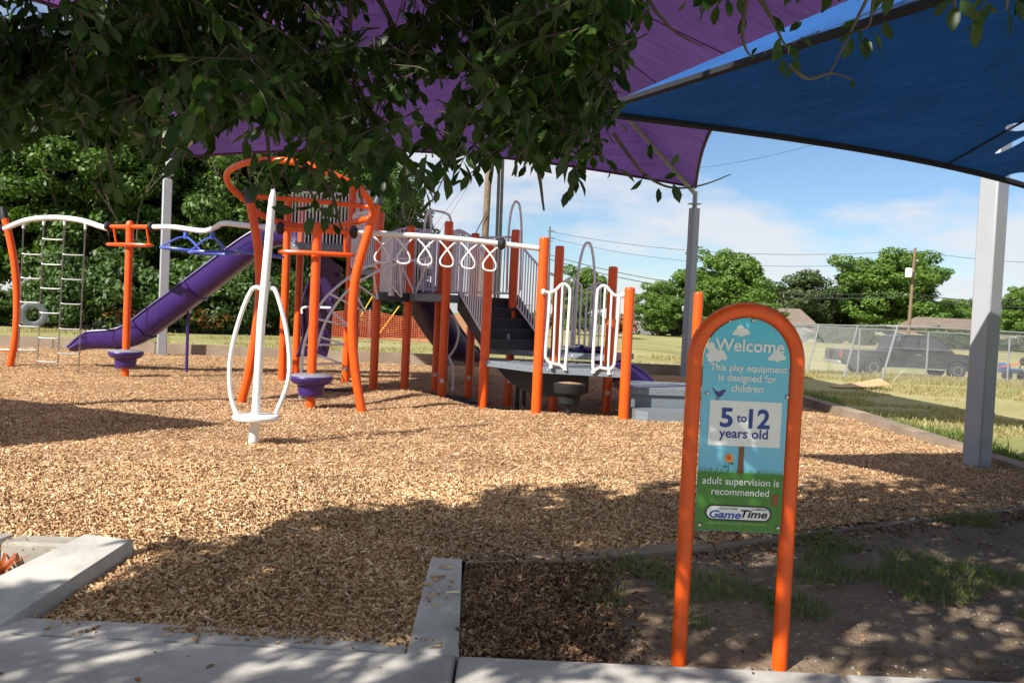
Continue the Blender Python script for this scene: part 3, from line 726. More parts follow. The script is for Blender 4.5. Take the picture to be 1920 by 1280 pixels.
# ------------------------------------------------------------------ play structure
ps = thing('play_structure', 'orange post climbing structure with grey decks, pale rails and purple slides', 'play structure', (-1, 13.5, 0))
PR = .069
def post(p, zt, zb=-.45, parent=None, mat='orange', r=PR):
    prof = [(r, zb), (r, zt - .03), (r * .97, zt - .012), (r * .8, zt), (r * .01, zt + .006)]
    o = MB().lathe(prof, (p[0], p[1], 0), 20).build('post', mat, parent if parent is not None else ps)
    return o
PO = dict(a=(.37, 11.5, 2.39), b=(1.525, 11.3, 1.77), c=(-.39, 12.5, 2.42), p1=(.655, 12.9, 2.40), p2=(1.44, 12.6, 2.11), j=(-.69, 14.3, 2.66), k=(-.02, 13.9, 2.71),
          d=(-1.07, 13.4, 2.74), y=(-1.28, 14.6, 2.62), e=(-1.72, 13.9, 2.69), f=(-2.23, 13.9, 2.9), g=(-2.9, 15.0, 3.48), h=(-2.97, 16.1, 3.6), i=(-4.02, 15.0, 3.15), m=(-4.06, 16.1, 3.3), q=(2.63, 12.2, 1.78))
for nm, (x, y, zt) in PO.items():
    po = post((x, y), zt)
    if nm in 'djkyp1p2g':                              # maker's age stickers low on the posts
        n = 6; v = []
        for zz_ in (.34, .40):
            for t in range(n):
                an = R(-140) + R(50) * t / (n - 1) + R(25); v.append((x + (PR + .0012) * math.cos(an), y + (PR + .0012) * math.sin(an), zz_ - .12))
        MB().add(v, [(t, t + 1, n + t + 1, n + t) for t in range(n - 1)]).build('sticker', 'sticker', po)
def XY(n): return Vector((PO[n][0], PO[n][1], 0))
def deck(poly, z, th=.09, name='deck'):
    o = MB().prism(poly, z - .03, z).build(name, 'deck', ps, False)
    n = len(poly)
    for i in range(n):
        a, b = Vector((*poly[i], 0)), Vector((*poly[(i + 1) % n], 0)); dd = (b - a); L = dd.length
        if L < .15: continue
        mid = (a + b) / 2; nr = Vector((dd.y, -dd.x, 0)).normalized()
        MB().box((mid.x + nr.x * .012, mid.y + nr.y * .012, z - th / 2 + .004), (L * .985, .03, th), math.atan2(dd.y, dd.x), .004).build('deck_beam', 'deck', o)
        for s in (.12, .34, .66, .88):
            q = a + dd * s + nr * .028; 
            MB().lathe([(.0105, 0), (.0105, .006), (.004, .009)], (0, 0, 0), 8).build('bolt', 'bolt', o).matrix_basis = Matrix.Translation((q.x, q.y, z - th * .45)) @ nr.to_track_quat('Z', 'Y').to_matrix().to_4x4()
    return o
deck([(-.36, 12.46), (.37, 11.5), (1.50, 11.32), (1.44, 12.55), (.655, 12.82)], .655)
deck([(-.34, 13.22), (.655, 12.92), (1.44, 12.66), (1.95, 13.75), (.25, 14.3)], .80)
deck([(-2.22, 13.93), (-1.72, 13.88), (-1.07, 13.42), (-.80, 13.72), (-.66, 14.3), (-1.28, 14.62), (-2.25, 14.9)], 1.60, .12)
deck([(-2.9, 15.0), (-2.26, 13.95), (-2.25, 14.9), (-2.3, 15.9), (-2.95, 16.05)], 1.97)
deck([(-4.02, 15.0), (-2.9, 15.0), (-2.97, 16.1), (-4.06, 16.1)], 2.42, .14)
deck([(1.62, 11.55), (2.75, 11.72), (2.70, 12.85), (1.56, 12.7)], .43, .10)
# riser panels of the transfer platform, and its step
MB().box((2.18, 11.66, .24), (1.05, .03, .24), R(8.5)).build('riser', 'deck', ps, False)
st = MB(); st.prism([(1.66, 11.12), (1.80, 11.02), (2.86, 11.14), (2.80, 11.58), (1.62, 11.50)], -.25, .17); st.build('step', 'deck', ps, False)
# half-round apron under the arch landing
ap_ = []
for k in range(13):
    a = math.pi * k / 12; ap_.append((-1.97 - .30 * math.cos(a), 13.92 - .26 * math.sin(a)))
v = [(x, y, 1.60) for x, y in ap_] + [(x, y, 1.46) for x, y in ap_] + [(-1.97, 13.95, 1.60), (-1.97, 13.95, 1.46)]
MB().add(v, [(k, k + 1, 14 + k, 13 + k) for k in range(12)] + [(26, k + 1, k) for k in range(12)] + [(27, 13 + k, 14 + k) for k in range(12)]).build('landing_apron', 'dark_plastic', ps, False)
MB().box((-2.24, 14.45, 1.78), (.04, .85, .32)).build('riser', 'blue_bar', ps, False)

def barrier(p0, p1, z0, z1, n, z0b=None, z1b=None, top=None, r=.018, rb_=.0125, mat='bar', bars=None):
    """Railing panel: rounded frame plus n upright bars; z*b are the heights at the far end; top shapes the upper rail."""
    p0, p1 = Vector((p0[0], p0[1], 0)), Vector((p1[0], p1[1], 0)); z0b = z0 if z0b is None else z0b; z1b = z1 if z1b is None else z1b
    def Q(s, t):
        lo = z0 + (z0b - z0) * s; hi = z1 + (z1b - z1) * s
        if top: hi += top(s)
        q = p0.lerp(p1, s); return Vector((q.x, q.y, lo + (hi - lo) * t))
    path = [Q(0.0, .06), Q(.012, .015), Q(.05, 0), Q(.5, 0), Q(.95, 0), Q(.988, .015), Q(1, .06), Q(1, .5), Q(1, .94), Q(.988, .985)] + [Q(s, 1) for s in (.95, .85, .7, .5, .3, .15, .05)] + [Q(.012, .985), Q(0, .94), Q(0, .5)]
    n = int(round(n * 1.35)); fr = MB().tube(smooth_path(path, 3, True), r, 8, closed=True).build('barrier', mat, ps)
    for k in range(n):
        s = (k + 1) / (n + 1); MB().tube([Q(s, 0), Q(s, 1)], rb_, 6).build('bar', mat, fr)
    return fr
wave = lambda s: .10 * math.sin(math.pi * s) ** 2
barrier((-2.20, 13.86), (-1.97, 13.64), 1.56, 2.52, 5); barrier((-1.97, 13.64), (-1.74, 13.86), 1.56, 2.52, 5)
barrier((-1.68, 13.95), (-1.32, 14.55), 1.68, 2.58, 6, top=wave)
barrier((-1.24, 14.62), (-.74, 14.34), 1.66, 2.62, 7, top=wave)
barrier((-1.02, 13.42), (-.84, 13.66), 1.66, 2.60, 3)
barrier((-.86, 13.62), (-.36, 12.62), 1.62, 2.62, 9, .92, 1.98, top=lambda s: .10 * math.sin(math.pi * s))       # beside the stair, left
barrier((-.05, 14.05), (.50, 13.10), 1.60, 2.60, 9, .92, 1.95)                                                      # beside the stair, right
barrier((-.62, 14.35), (-.08, 14.0), 1.68, 2.60, 7)
barrier((-2.86, 14.93), (-2.27, 13.98), 2.02, 2.95, 9)
barrier((-3.96, 15.0), (-2.96, 15.0), 2.30, 3.30, 11)
barrier((-2.92, 15.06), (-2.96, 16.05), 2.50, 3.45, 10)
barrier((-2.3, 14.95), (-1.4, 14.68), 1.70, 2.65, 9, top=wave)
barrier((.70, 12.95), (1.05, 13.4), .88, 1.85, 3, top=wave); barrier((1.15, 13.55), (1.5, 13.4), .88, 1.80, 3, top=wave)
# tall panel above the highest deck
MB().box((-2.82, 15.9, 3.0), (.12, .03, 1.0)).build('roof_panel', 'bar', ps, False)
# hoops over the openings
def hoop(px, Y, r=.02, mat='bar', name='hoop'):
    return tube(name, [at(u, v, Y) for u, v in px], r, mat, ps, 8, 6)
hoop([(793, 548), (795, 440), (799, 408), (806, 396), (820, 396), (838, 401), (845, 412), (849, 450), (845, 548)], 14.1)
hoop([(806, 396), (808, 420), (812, 548)], 14.15)
hoop([(950, 545), (953, 450), (958, 400), (965, 380), (970, 379), (975, 390), (978, 440), (975, 545)], 14.0, .019)
hoop([(1073, 652), (1080, 560), (1086, 500), (1094, 465), (1102, 455), (1109, 464), (1114, 500), (1114, 560), (1108, 655)], 13.5, .022)
hoop([(1040, 516), (1026, 511), (1024, 508)], 12.9, .022)
# stairs
sd_ = Vector((.50, -.98, 0)).normalized(); sw_ = Vector((.85, .42, 0))
s0 = Vector((-.84, 13.70, 0))
nst = 4
for k in range(nst):
    z = 1.60 - (k + 1) * .16; o = s0 + sd_ * (.24 * k); e2 = o + sw_
    o2, e3 = o + sd_ * .26, e2 + sd_ * .26
    MB().add([(o.x, o.y, z), (e2.x, e2.y, z), (e3.x, e3.y, z), (o2.x, o2.y, z), (o.x, o.y, z - .04), (e2.x, e2.y, z - .04), (e3.x, e3.y, z - .04), (o2.x, o2.y, z - .04),
              ], [(3, 2, 1, 0), (4, 5, 6, 7), (3, 7, 6, 2), (0, 1, 5, 4), (0, 4, 7, 3), (1, 2, 6, 5)]).build('stair_tread', 'dark_plastic', ps, False)
    MB().add([(o.x, o.y, z), (e2.x, e2.y, z), (e2.x, e2.y, z + .16), (o.x, o.y, z + .16), (o.x - sd_.x * .02, o.y - sd_.y * .02, z), (e2.x - sd_.x * .02, e2.y - sd_.y * .02, z), (e2.x - sd_.x * .02, e2.y - sd_.y * .02, z + .16), (o.x - sd_.x * .02, o.y - sd_.y * .02, z + .16)],
             [(0, 1, 2, 3), (7, 6, 5, 4), (0, 3, 7, 4), (1, 5, 6, 2), (2, 6, 7, 3)]).build('stair_riser', 'dark_plastic', ps, False)
oz = s0 + sd_ * (.24 * nst); z = .80
MB().add([(oz.x, oz.y, z), (oz.x + sw_.x, oz.y + sw_.y, z), (oz.x + sw_.x, oz.y + sw_.y, z + .16), (oz.x, oz.y, z + .16)], [(0, 1, 2, 3)]).build('stair_riser', 'dark_plastic', ps, False)
for off in (Vector((0, 0, 0)) - sw_ * .02, sw_ * 1.02):
    a, b = s0 + off - sd_ * .06, s0 + off + sd_ * (.24 * nst + .14); w = sw_.normalized() * .022
    v = []
    for q, zt, zb in ((a, 1.66, 1.36), (a + sd_ * .12, 1.66, 1.30), (b, .98, .72)):
        for sgn in (-1, 1):
            v += [(q.x + w.x * sgn, q.y + w.y * sgn, zt), (q.x + w.x * sgn, q.y + w.y * sgn, zb)]
    f = []
    for k in (0, 4): f += [(k, k + 4, k + 5, k + 1), (k + 2, k + 3, k + 7, k + 6), (k, k + 2, k + 6, k + 4), (k + 1, k + 5, k + 7, k + 3)]
    f += [(0, 1, 3, 2), (8, 10, 11, 9)]
    MB().add(v, f).build('stair_stringer', 'dark_plastic', ps, False)
# entrance gates on the low deck
def gate(outline_px, bars_px, feet_px, Y):
    fr = tube('entry_gate', [at(u, v, Y) for u, v in outline_px], .021, 'white', ps, 10, 5)
    for (u0, v0, u1, v1) in bars_px: MB().tube([at(u0, v0, Y), at(u1, v1, Y)], .015, 8).build('bar', 'white', fr)
    for (u, v) in feet_px:
        MB().tube([at(u, v, Y), at(u - .3, v + 9, Y)], [.018, .03], 8).build('foot', 'white', fr)
    u, v = outline_px[0]; MB().lathe([(.001, -.03), (.03, -.028), (.042, 0), (.03, .028), (.001, .03)], at(u, v, Y), 12, 'x').build('clamp', 'white', fr)
gate([(1019, 547), (1026, 548), (1034, 548), (1044, 542), (1052, 534), (1060, 533), (1067, 539), (1069, 550), (1066, 600), (1060, 684), (1050, 684), (1032, 680), (1025, 673), (1023, 660), (1028, 600), (1031, 550)],
     [(1043, 543, 1037, 680), (1055, 534, 1048, 683)], [(1033, 681), (1060, 685)], 11.40)
gate([(1168, 553), (1160, 554), (1152, 553), (1144, 545), (1137, 537), (1129, 536), (1122, 542), (1120, 552), (1117, 600), (1112, 688), (1124, 689), (1142, 692), (1150, 686), (1153, 672), (1157, 620), (1161, 556)],
     [(1135, 537, 1127, 689), (1147, 548, 1140, 691)], [(1113, 690), (1142, 693)], 11.32)
# arch climber: two bowed rails with loop rungs
la = smooth_path([at(562, 748, 12.2), at(566, 683, 12.3), at(572, 638, 12.4), at(597, 577, 12.7), at(630, 539, 13.0), at(677, 506, 13.3), at(725, 488, 13.5), at(768, 484, 13.6)], 6)
lb = smooth_path([at(590, 742, 12.75), at(590, 680, 12.8), at(595, 648, 12.85), at(616, 593, 13.0), at(654, 543, 13.2), at(700, 513, 13.4), at(750, 493, 13.55), at(805, 484, 13.6)], 6)
ac = MB().tube(la, .021, 10).build('arch_rail', 'white', ps); ad = MB().tube(lb, .021, 10).build('arch_rail', 'white', ps)
for t, lu in ((.16, (640, 681)), (.27, (646, 646)), (.40, (657, 612)), (.53, (684, 584)), (.66, (708, 560)), (.80, (752, 556)), (.93, (778, 552))):
    k = int(t * (len(la) - 1)); Y = (la[k].y + lb[k].y) / 2 + .25
    e = at(lu[0], lu[1], Y)
    tube('loop_rung', [la[k], la[k].lerp(e, .75), e, e.lerp(lb[min(k + 3, len(lb) - 1)], .25), lb[min(k + 3, len(lb) - 1)]], .016, 'bar', ps, 8, 4)
# curly pole climber
tube('curly_climber', [at(u, v, 14.7) for u, v in ((846, 590), (855, 602), (860, 622), (856, 645), (847, 662), (842, 668), (846, 680), (850, 690), (849, 715), (848, 742))], .02, 'white', ps, 8, 6)

def slide(name, path, width, walls, mat='purple', th=.025, ribs=(), lip=.022):
    """Open chute: path of floor points (x, y, z), side walls of the given heights."""
    P = smooth_path(path, 5); L = len(P); H = np.interp(np.linspace(0, 1, L), np.linspace(0, 1, len(walls)), walls)
    def sect(i, o):
        t = (P[min(i + 1, L - 1)] - P[max(i - 1, 0)]).normalized(); s = Vector((t.y, -t.x, 0)).normalized(); up = s.cross(t); up = up if up.z > 0 else -up
        h = H[i]; w = width / 2
        pr = [(-w - .03, h), (-w - .045, h * .5), (-w, .05), (-w * .8, -.0), (0, -.02), (w * .8, 0), (w, .05), (w + .045, h * .5), (w + .03, h)]
        inn = [(x * .93, y + .02 + (th if y < h * .4 else 0)) for x, y in pr]; inn[0] = (pr[0][0] + .03, h); inn[-1] = (pr[-1][0] - .03, h)
        if o: pr = [(x * 1.05, y - .012) for x, y in pr]; 
        return [P[i] + s * x + up * y for x, y in pr + inn[::-1]]
    v = []; f = []; n = 18
    for i in range(L): v += sect(i, False)
    for i in range(L - 1):
        for k in range(n): f.append((i * n + k, i * n + (k + 1) % n, (i + 1) * n + (k + 1) % n, (i + 1) * n + k))
    f.append(tuple(range(n))); f.append(tuple(range((L - 1) * n, L * n))[::-1])
    o = MB().add(v, f).build(name, mat, ps)
    for side in (0, 8):
        MB().tube([v[i * n + side] for i in range(L)], lip, 8).build('rim', mat, o)
    for rib in ribs:
        i = int(rib * (L - 1)); q = sect(i, True)[:9]; MB().tube(q, .02, 6).build('rib', mat, o)
    return o
sl = slide('long_slide', [(-4.05, 15.5, 2.40), (-4.4, 15.5, 2.36), (-4.75, 15.5, 2.12), (-5.5, 15.52, 1.50), (-6.3, 15.55, .86), (-6.75, 15.56, .52), (-7.1, 15.57, .40), (-7.6, 15.58, .37), (-7.95, 15.58, .30)], .52, [.30, .34, .36, .37, .37, .36, .34, .30, .08], ribs=(.40, .58))
tube('slide_support', [(-5.9, 15.5, 1.12), (-5.9, 15.52, -.2)], .028, 'purple', ps)
MB().box((-7.12, 15.57, .16), (.10, .3, .5), 0, .02).build('slide_foot', 'purple', ps)
slide('short_slide', [(-1.95, 14.95, 1.55), (-1.8, 15.3, 1.45), (-1.6, 15.7, 1.15), (-1.35, 16.3, .72), (-1.15, 16.8, .45), (-1.0, 17.2, .36), (-.9, 17.5, .33)], .58, [.30, .36, .36, .34, .32, .28, .12], 'dark_purple')  # darker purple puts the shade beneath the deck into the slide's colour
tube('slide_support', [(-1.25, 16.4, .5), (-1.25, 16.4, -.2)], .04, 'purple', ps)
slide('double_slide', [(1.0, 13.45, .80), (1.25, 13.6, .77), (1.5, 13.75, .58), (1.8, 13.95, .30), (2.1, 14.15, .16)], .5, [.04, .12, .14, .12, .08])
slide('double_slide', [(1.42, 12.74, .62), (1.62, 12.82, .53), (1.85, 12.95, .36), (2.15, 13.1, .20), (2.55, 13.3, .11)], .40, [.05, .17, .20, .14, .07])
# purple climbing wall with moulded holds under the highest deck
w0, w1, w2, w3 = at(561, 668, 15.9), at(600, 668, 15.9), at(628, 500, 15.2), at(592, 470, 15.25)
def cw(s, t): return w0.lerp(w1, s).lerp(w3.lerp(w2, s), t)
v = []; NT = 20
for k in range(NT + 1):
    t = k / NT; wv = .05 * math.sin(t * 9); a, b = cw(0, t) + Vector((wv, 0, 0)), cw(1, t) + Vector((.12 + wv * .4, 0, 0))
    v += [a, b, a + Vector((0, .06, 0)), b + Vector((0, .06, 0))]
f = []
for k in range(NT):
    i = k * 4; f += [(i, i + 1, i + 5, i + 4), (i + 2, i + 6, i + 7, i + 3), (i, i + 4, i + 6, i + 2), (i + 1, i + 3, i + 7, i + 5)]
cwo = MB().add(v, f).build('climbing_wall', 'dark_purple', ps)
for k in range(14):
    p = cw(.25 + .6 * (k % 2) + .1 * math.sin(k * 3), .06 + .9 * k / 14) + Vector((.05, -.02, 0))
    MB().lathe([(.001, -.035), (.02, -.03), (.035, 0), (.03, .01)], p, 10, 'y').build('hold', 'purple', cwo)
tube('wall_edge', [cw(0, t) + Vector((-.03 + .05 * math.sin(t * 9), -.02, 0)) for t in np.linspace(0, 1, 12)], .028, 'dark_purple', ps)
tube('brace', [at(566, 588, 15.4), at(571, 576, 15.4), at(620, 577, 15.3)], .022, 'white', ps)
# moulded bowl panel slung under the lower decks, on two black legs
pb = [(-.30, 12.95, .66), (-.1, 12.85, .42), (.25, 12.72, .20), (.7, 12.62, .16), (1.15, 12.55, .24)]
pp = smooth_path(pb, 4); v = []
for q in pp: v += [q + Vector((0, -.10, 0)), q + Vector((0, .35, 0)), Vector((q.x, q.y + .35, .60)), Vector((q.x, q.y - .06, .60))]
f = []
for k in range(len(pp) - 1):
    i = k * 4; f += [(i, i + 1, i + 5, i + 4), (i + 1, i + 2, i + 6, i + 5), (i + 3, i, i + 4, i + 7)]
MB().add(v, f).build('bowl_panel', 'dark_plastic', ps)
for x in (.12, .22): tube('bowl_leg', [(x, 12.95, .3), (x, 12.95, -.4)], .03, 'black', ps)

# black stepping pod before the gates
pd = thing('stepping_pod', 'black round stepping pod in front of the white entry gates', 'stepping pod', (.78, 11.1, 0))
c = (.78, 11.1)
MB().lathe([(.10, .20), (.13, .22), (.15, .33), (.195, .35), (.205, .37), (.21, .47), (.20, .482), (.175, .488), (.16, .478), (.02, .478)], (*c, 0), 28).build('pod', 'black_pod', pd)
MB().lathe([(.035, -.3), (.035, .22)], (*c, 0), 14).build('stem', 'black', pd)
MB().lathe([(.15, .470), (.158, .483), (.10, .492), (.01, .495)], (*c, 0), 20).build('chip_fill', 'mulch', pd)

# water bottle on the middle deck
wb = thing('water_bottle', 'clear plastic water bottle standing at the foot of the stairs', 'bottle', (-.06, 13.16, .80))
MT['pet'], n_, b_ = principled('clear_plastic'); b_.inputs['Base Color'].default_value = (.85, .9, .92, 1); b_.inputs['Roughness'].default_value = .1; b_.inputs['Transmission Weight'].default_value = .75; b_.inputs['IOR'].default_value = 1.2
MT['blabel'] = paint('bottle_label', (.45, .47, .52), .5, .2, 60)
MB().lathe([(.03, 0), (.034, .01), (.034, .06), (.031, .07), (.034, .08), (.034, .15), (.03, .175), (.014, .20), (.0135, .215)], (-.06, 13.12, .802), 16).build('body', 'pet', wb)
MB().lathe([(.0347, .09), (.0347, .14)], (-.06, 13.12, .802), 16).build('paper_label', 'blabel', wb)
MB().lathe([(.015, .213), (.015, .228), (.013, .23)], (-.06, 13.12, .802), 12).build('bottle_cap', 'white', wb)

# ------------------------------------------------------------------ stepping posts with tee tops
def teepost(label, x, y, zt, ang, near):
    t = thing('stepping_post', label, 'play post', (x, y, 0), 'stepping posts with purple pods')
    post((x, y), zt - .03, -.4, t, 'orange', .060)
    MB().lathe([(.062, -.10), (.07, -.05), (.068, .02), (.045, .06), (.001, .075)], (x, y, zt - .02), 18).build('finial', 'orange', t)
    dx, dy = math.cos(ang), math.sin(ang); hw = .43
    MB().tube([(x - dx * hw, y - dy * hw, zt - .05), (x + dx * hw, y + dy * hw, zt - .05)], .036, 12).build('crossbar', 'orange', t)
    ov = []
    for k in range(28):
        a = 2 * math.pi * k / 28; ov.append((x + dx * .47 * math.cos(a) - dy * .12 * math.sin(a), y + dy * .47 * math.cos(a) + dx * .12 * math.sin(a), zt - .35))
    MB().tube(ov, .026, 8, closed=True).build('grip_ring', 'orange', t)
    for s in (-.36, .36):
        MB().tube([(x + dx * s, y + dy * s, zt - .06), (x + dx * s - dy * .07, y + dy * s + dx * .07, zt - .35)], .019, 8).build('strut', 'orange', t)
        e = Vector((x + dx * (.47 if s > 0 else -.47), y + dy * (.47 if s > 0 else -.47), zt - .05))
        cl = MB().tube([e - Vector((dx, dy, 0)) * .05, e - Vector((dx, dy, 0)) * .02, e + Vector((dx, dy, 0)) * .02, e + Vector((dx, dy, 0)) * .05], [.05, .085, .085, .05], 14).build('clamp_collar', 'black', t)
    pod = MB().lathe([(.10, .15), (.155, .17), (.165, .20), (.175, .30), (.24, .325), (.275, .37), (.28, .40), (.268, .42)], (x, y, 0), 32).build('pod', 'purple', t)
    MB().lathe([(.268, .418), (.25, .435), (.12, .452), (.07, .455)], (x, y, 0), 32).build('pod_top', 'stool_top', pod)
    return t
t1x, t1y, t2x, t2y = -6.42, 14.2, -2.59, 11.1
teepost('orange tee post with purple pod in front of the purple slide end', t1x, t1y, 2.54, R(-22), False)
teepost('orange tee post with purple pod between the two bowed orange poles', t2x, t2y, 2.36, R(4), True)

# overhead rail with hanging blue rings
orr = thing('ring_rail', 'grey overhead rail with three hanging blue hand rings', 'play rail', (-4.6, 12.8, 0))
q0 = Vector((t1x + math.cos(R(-22)) * .5, t1y + math.sin(R(-22)) * .5, 2.49)); q1 = Vector((t2x - math.cos(R(4)) * .5, t2y - math.sin(R(4)) * .5, 2.31))
rp_pts = [q0, q0.lerp(q1, .2), at(380, 433, q0.lerp(q1, .33).y), at(402, 427, q0.lerp(q1, .42).y), q0.lerp(q1, .62) + Vector((0, 0, .06)), q0.lerp(q1, .8) + Vector((0, 0, .03)), q1]
MB().tube(smooth_path(rp_pts, 5), .04, 12).build('rail', 'bar', orr)
for u, v, rr, tl in ((352, 470, .40, R(8)), (402, 474, .36, R(-6)), (486, 476, .32, R(10))):
    s = (u - 290) / 255; Y = q0.lerp(q1, s).y; cpt = at(u, v, Y)
    ring = [cpt + Vector((rr * math.cos(a), rr * math.sin(a) * .9, rr * math.cos(a) * math.tan(tl) * -.5)) for a in np.linspace(0, 2 * math.pi, 29)[:-1]]
    rg = MB().tube(ring, .020, 8, closed=True).build('hand_ring', 'blue_bar', orr)
    top = at(u - 4 if u < 480 else u + 8, 442 if u < 480 else 446, Y)
    MB().lathe([(.03, -.05), (.034, -.03), (.034, .035), (.028, .06)], top, 12).build('swivel', 'blue_bar', rg)
    for a in (R(200), R(320), R(80)):
        e = cpt + Vector((rr * math.cos(a), rr * math.sin(a) * .9, rr * math.cos(a) * math.tan(tl) * -.5))
        tube('ring_arm', [top + Vector((0, 0, -.02)), top.lerp(e, .35) + Vector((0, 0, .02)), e], .015, 'blue_bar', rg, 6, 4)

# overhead rail with swinging triangle handles
hr = thing('handle_rail', 'white overhead rail with six twisted triangle handles', 'play rail', (-.8, 11.3, 0))
h0 = Vector((t2x + math.cos(R(4)) * .5, t2y + math.sin(R(4)) * .5, 2.31)); h1 = Vector((.30, 11.48, 2.24))
def hp(s): return h0.lerp(h1, s) + Vector((0, 0, .03 * math.sin(math.pi * s)))
MB().tube([hp(s) for s in np.linspace(0, 1, 20)], .036, 12).build('rail', 'white', hr)
ce = hp(.79); MB().tube([ce - Vector((.05, 0, 0)), ce - Vector((.02, 0, 0)), ce + Vector((.02, 0, 0)), ce + Vector((.05, 0, 0))], [.05, .08, .08, .05], 14).build('clamp_collar', 'black', hr)
for k in range(6):
    s = .09 + .118 * k; a, b = hp(s), hp(s + .10); dxx = (b - a).normalized(); mid = (a + b) / 2; dn = Vector((0, 0, -1)); sdv = Vector((-dxx.y, dxx.x, 0))
    wq = .11 - .004 * k
    path = [a + dn * .03, a + dxx * .11 + dn * .14 - sdv * .02, mid + dxx * .078 + dn * .27 - sdv * .03, mid + dxx * .082 + dn * .34, mid + dxx * .04 + dn * .372, mid - dxx * .04 + dn * .372, mid - dxx * .082 + dn * .34, mid - dxx * .078 + dn * .27 + sdv * .03, b - dxx * .11 + dn * .14 + sdv * .02, b + dn * .03]
    tube('handle', path, .0125, 'white', hr, 8, 5)

# twisted overhead loop on two bowed posts
oc = thing('bowed_loop_climber', 'orange climber of two bowed poles joined by a tilted overhead loop', 'climber', (-2.7, 11.3, 0))
for pts, cappts, Y in (([(450, 775), (453, 752), (466, 700), (480, 620), (487, 550), (485, 480), (477, 420), (469, 382)], [(469, 382), (466, 372), (463, 362), (460, 349)], 11.4), ([(686, 800), (679, 773), (668, 710), (661, 640), (661, 580), (667, 520), (683, 460), (700, 405), (706, 384)], [(706, 384), (709, 374), (711, 366), (713, 357)], 10.95)):
    bp_ = tube('bowed_post', [at(u, v, Y) for u, v in pts], .060, 'orange', oc, 16, 6)
    MB().tube([at(u, v, Y) for u, v in cappts], [.062, .058, .046, .012], 14).build('cap', 'cap', bp_)
loop = [(701, 408, 10.95), (690, 372, 10.8), (660, 346, 10.6), (620, 326, 10.45), (577, 310, 10.4), (533, 301, 10.4), (490, 301, 10.5), (452, 308, 10.7), (426, 325, 11.0), (432, 350, 11.35), (462, 378, 11.45), (482, 398, 11.6), (508, 411, 11.75), (545, 422, 11.8), (600, 427, 11.6), (650, 420, 11.3), (686, 411, 11.0)]
MB().tube(smooth_path([at(*p) for p in loop], 5, True), .042, 12, closed=True).build('overhead_loop', 'orange', oc)
MB().tube([at(480, 369, 11.4), at(560, 374, 11.3), at(697, 388, 10.95)], .032, 10).build('crossbar', 'orange', oc)

# white standing spinner
sp_ = thing('standing_spinner', 'white standing spinner pole with two bowed handles and a foot disc', 'spinner', (-2.43, 8.13, 0))
SYY = 8.13
MB().tube([at(470, 862, SYY), at(475, 830, SYY), at(479, 785, SYY), at(484, 700, SYY), at(490, 600, SYY), at(497, 530, SYY), at(504, 450, SYY), at(508, 400, SYY), at(511, 372, SYY), at(512.5, 360, SYY), at(512, 350, SYY)], [.050, .049, .040, .040, .041, .041, .039, .037, .034, .024, .008], 16).build('pole', 'white', sp_)
tube('handle', [at(u, v, SYY - .02) for u, v in ((494, 548), (488, 541), (480, 539), (471, 545), (456, 578), (440, 630), (431, 680), (431, 725), (436, 755), (444, 777))], .022, 'white', sp_, 10, 5)
tube('handle', [at(u, v, SYY + .02) for u, v in ((494, 548), (500, 541), (508, 540), (517, 546), (528, 580), (538, 625), (543, 680), (540, 715), (530, 745), (517, 775))], .022, 'white', sp_, 10, 5)
dc = at(480, 781, SYY); MB().lathe([(.19, -.03), (.215, -.022), (.222, 0), (.21, .018), (.03, .026)], dc, 36).build('foot_disc', 'white', sp_)

# chain ladder arch
cl_ = thing('chain_ladder_arch', 'white arched rail with hanging chain ladders and a bowed orange pole', 'climber', (-7.8, 14.8, 0))
bp_ = tube('bowed_post', [at(u, v, 15.0) for u, v in ((14, 705), (20, 680), (29, 630), (32, 570), (28, 500), (17, 440), (9, 410))], .062, 'orange', cl_, 16, 6)
MB().tube([at(9, 412, 15.0), at(7, 400, 15.0), at(4, 388, 15.0)], [.064, .06, .03], 12).build('cap', 'black', bp_)
tube('step_bar', [at(-30, 655, 15.0), at(24, 656, 15.0)], .03, 'orange', cl_)
ar = [at(6, 430, 15.0), at(50, 413, 14.8), at(100, 408, 14.7), at(150, 413, 14.55), at(186, 424, 14.4), at(203, 429, 14.35)]
ar = smooth_path(ar, 6); MB().tube(ar, .046, 12).build('arch_rail', 'white', cl_)
MB().tube([ar[0] - Vector((.07, 0, .02)), ar[0] - Vector((.03, 0, 0)), ar[0] + Vector((.03, 0, 0))], [.05, .085, .05], 12).build('clamp_collar', 'black', cl_)
cols = [((44, 420), (34, 672), 14.85), ((82, 414), (70, 688), 14.75), ((121, 414), (108, 690), 14.65), ((160, 422), (147, 700), 14.5)]
def cpos(j, v): (u0, v0), (u1, v1), Y = cols[j]; t = (v - v0) / (v1 - v0); return at(u0 + (u1 - u0) * t, v, Y)
for j, ((u0, v0), (u1, v1), Y) in enumerate(cols):
    MB().tube([at(u0, v0 - 5, Y), at(u0, v0 + 8, Y)], .024, 8).build('chain_bracket', 'white', cl_)
    mb = MB(); a, b = at(u0, v0 + 6, Y), at(u1, v1, Y); n = int((b - a).length / .044)
    for k in range(n):
        p, q = a.lerp(b, k / n), a.lerp(b, (k + 1.25) / n); w = Vector((.011, 0, 0)) if k % 2 else Vector((0, .011, 0))
        for sg_ in (-1, 1): mb.tube([p + w * sg_ * .5, p.lerp(q, .25) + w * sg_, p.lerp(q, .75) + w * sg_, q + w * sg_ * .5], .0048, 4, cap=False)
    mb.build('chain', 'chain', cl_, False)
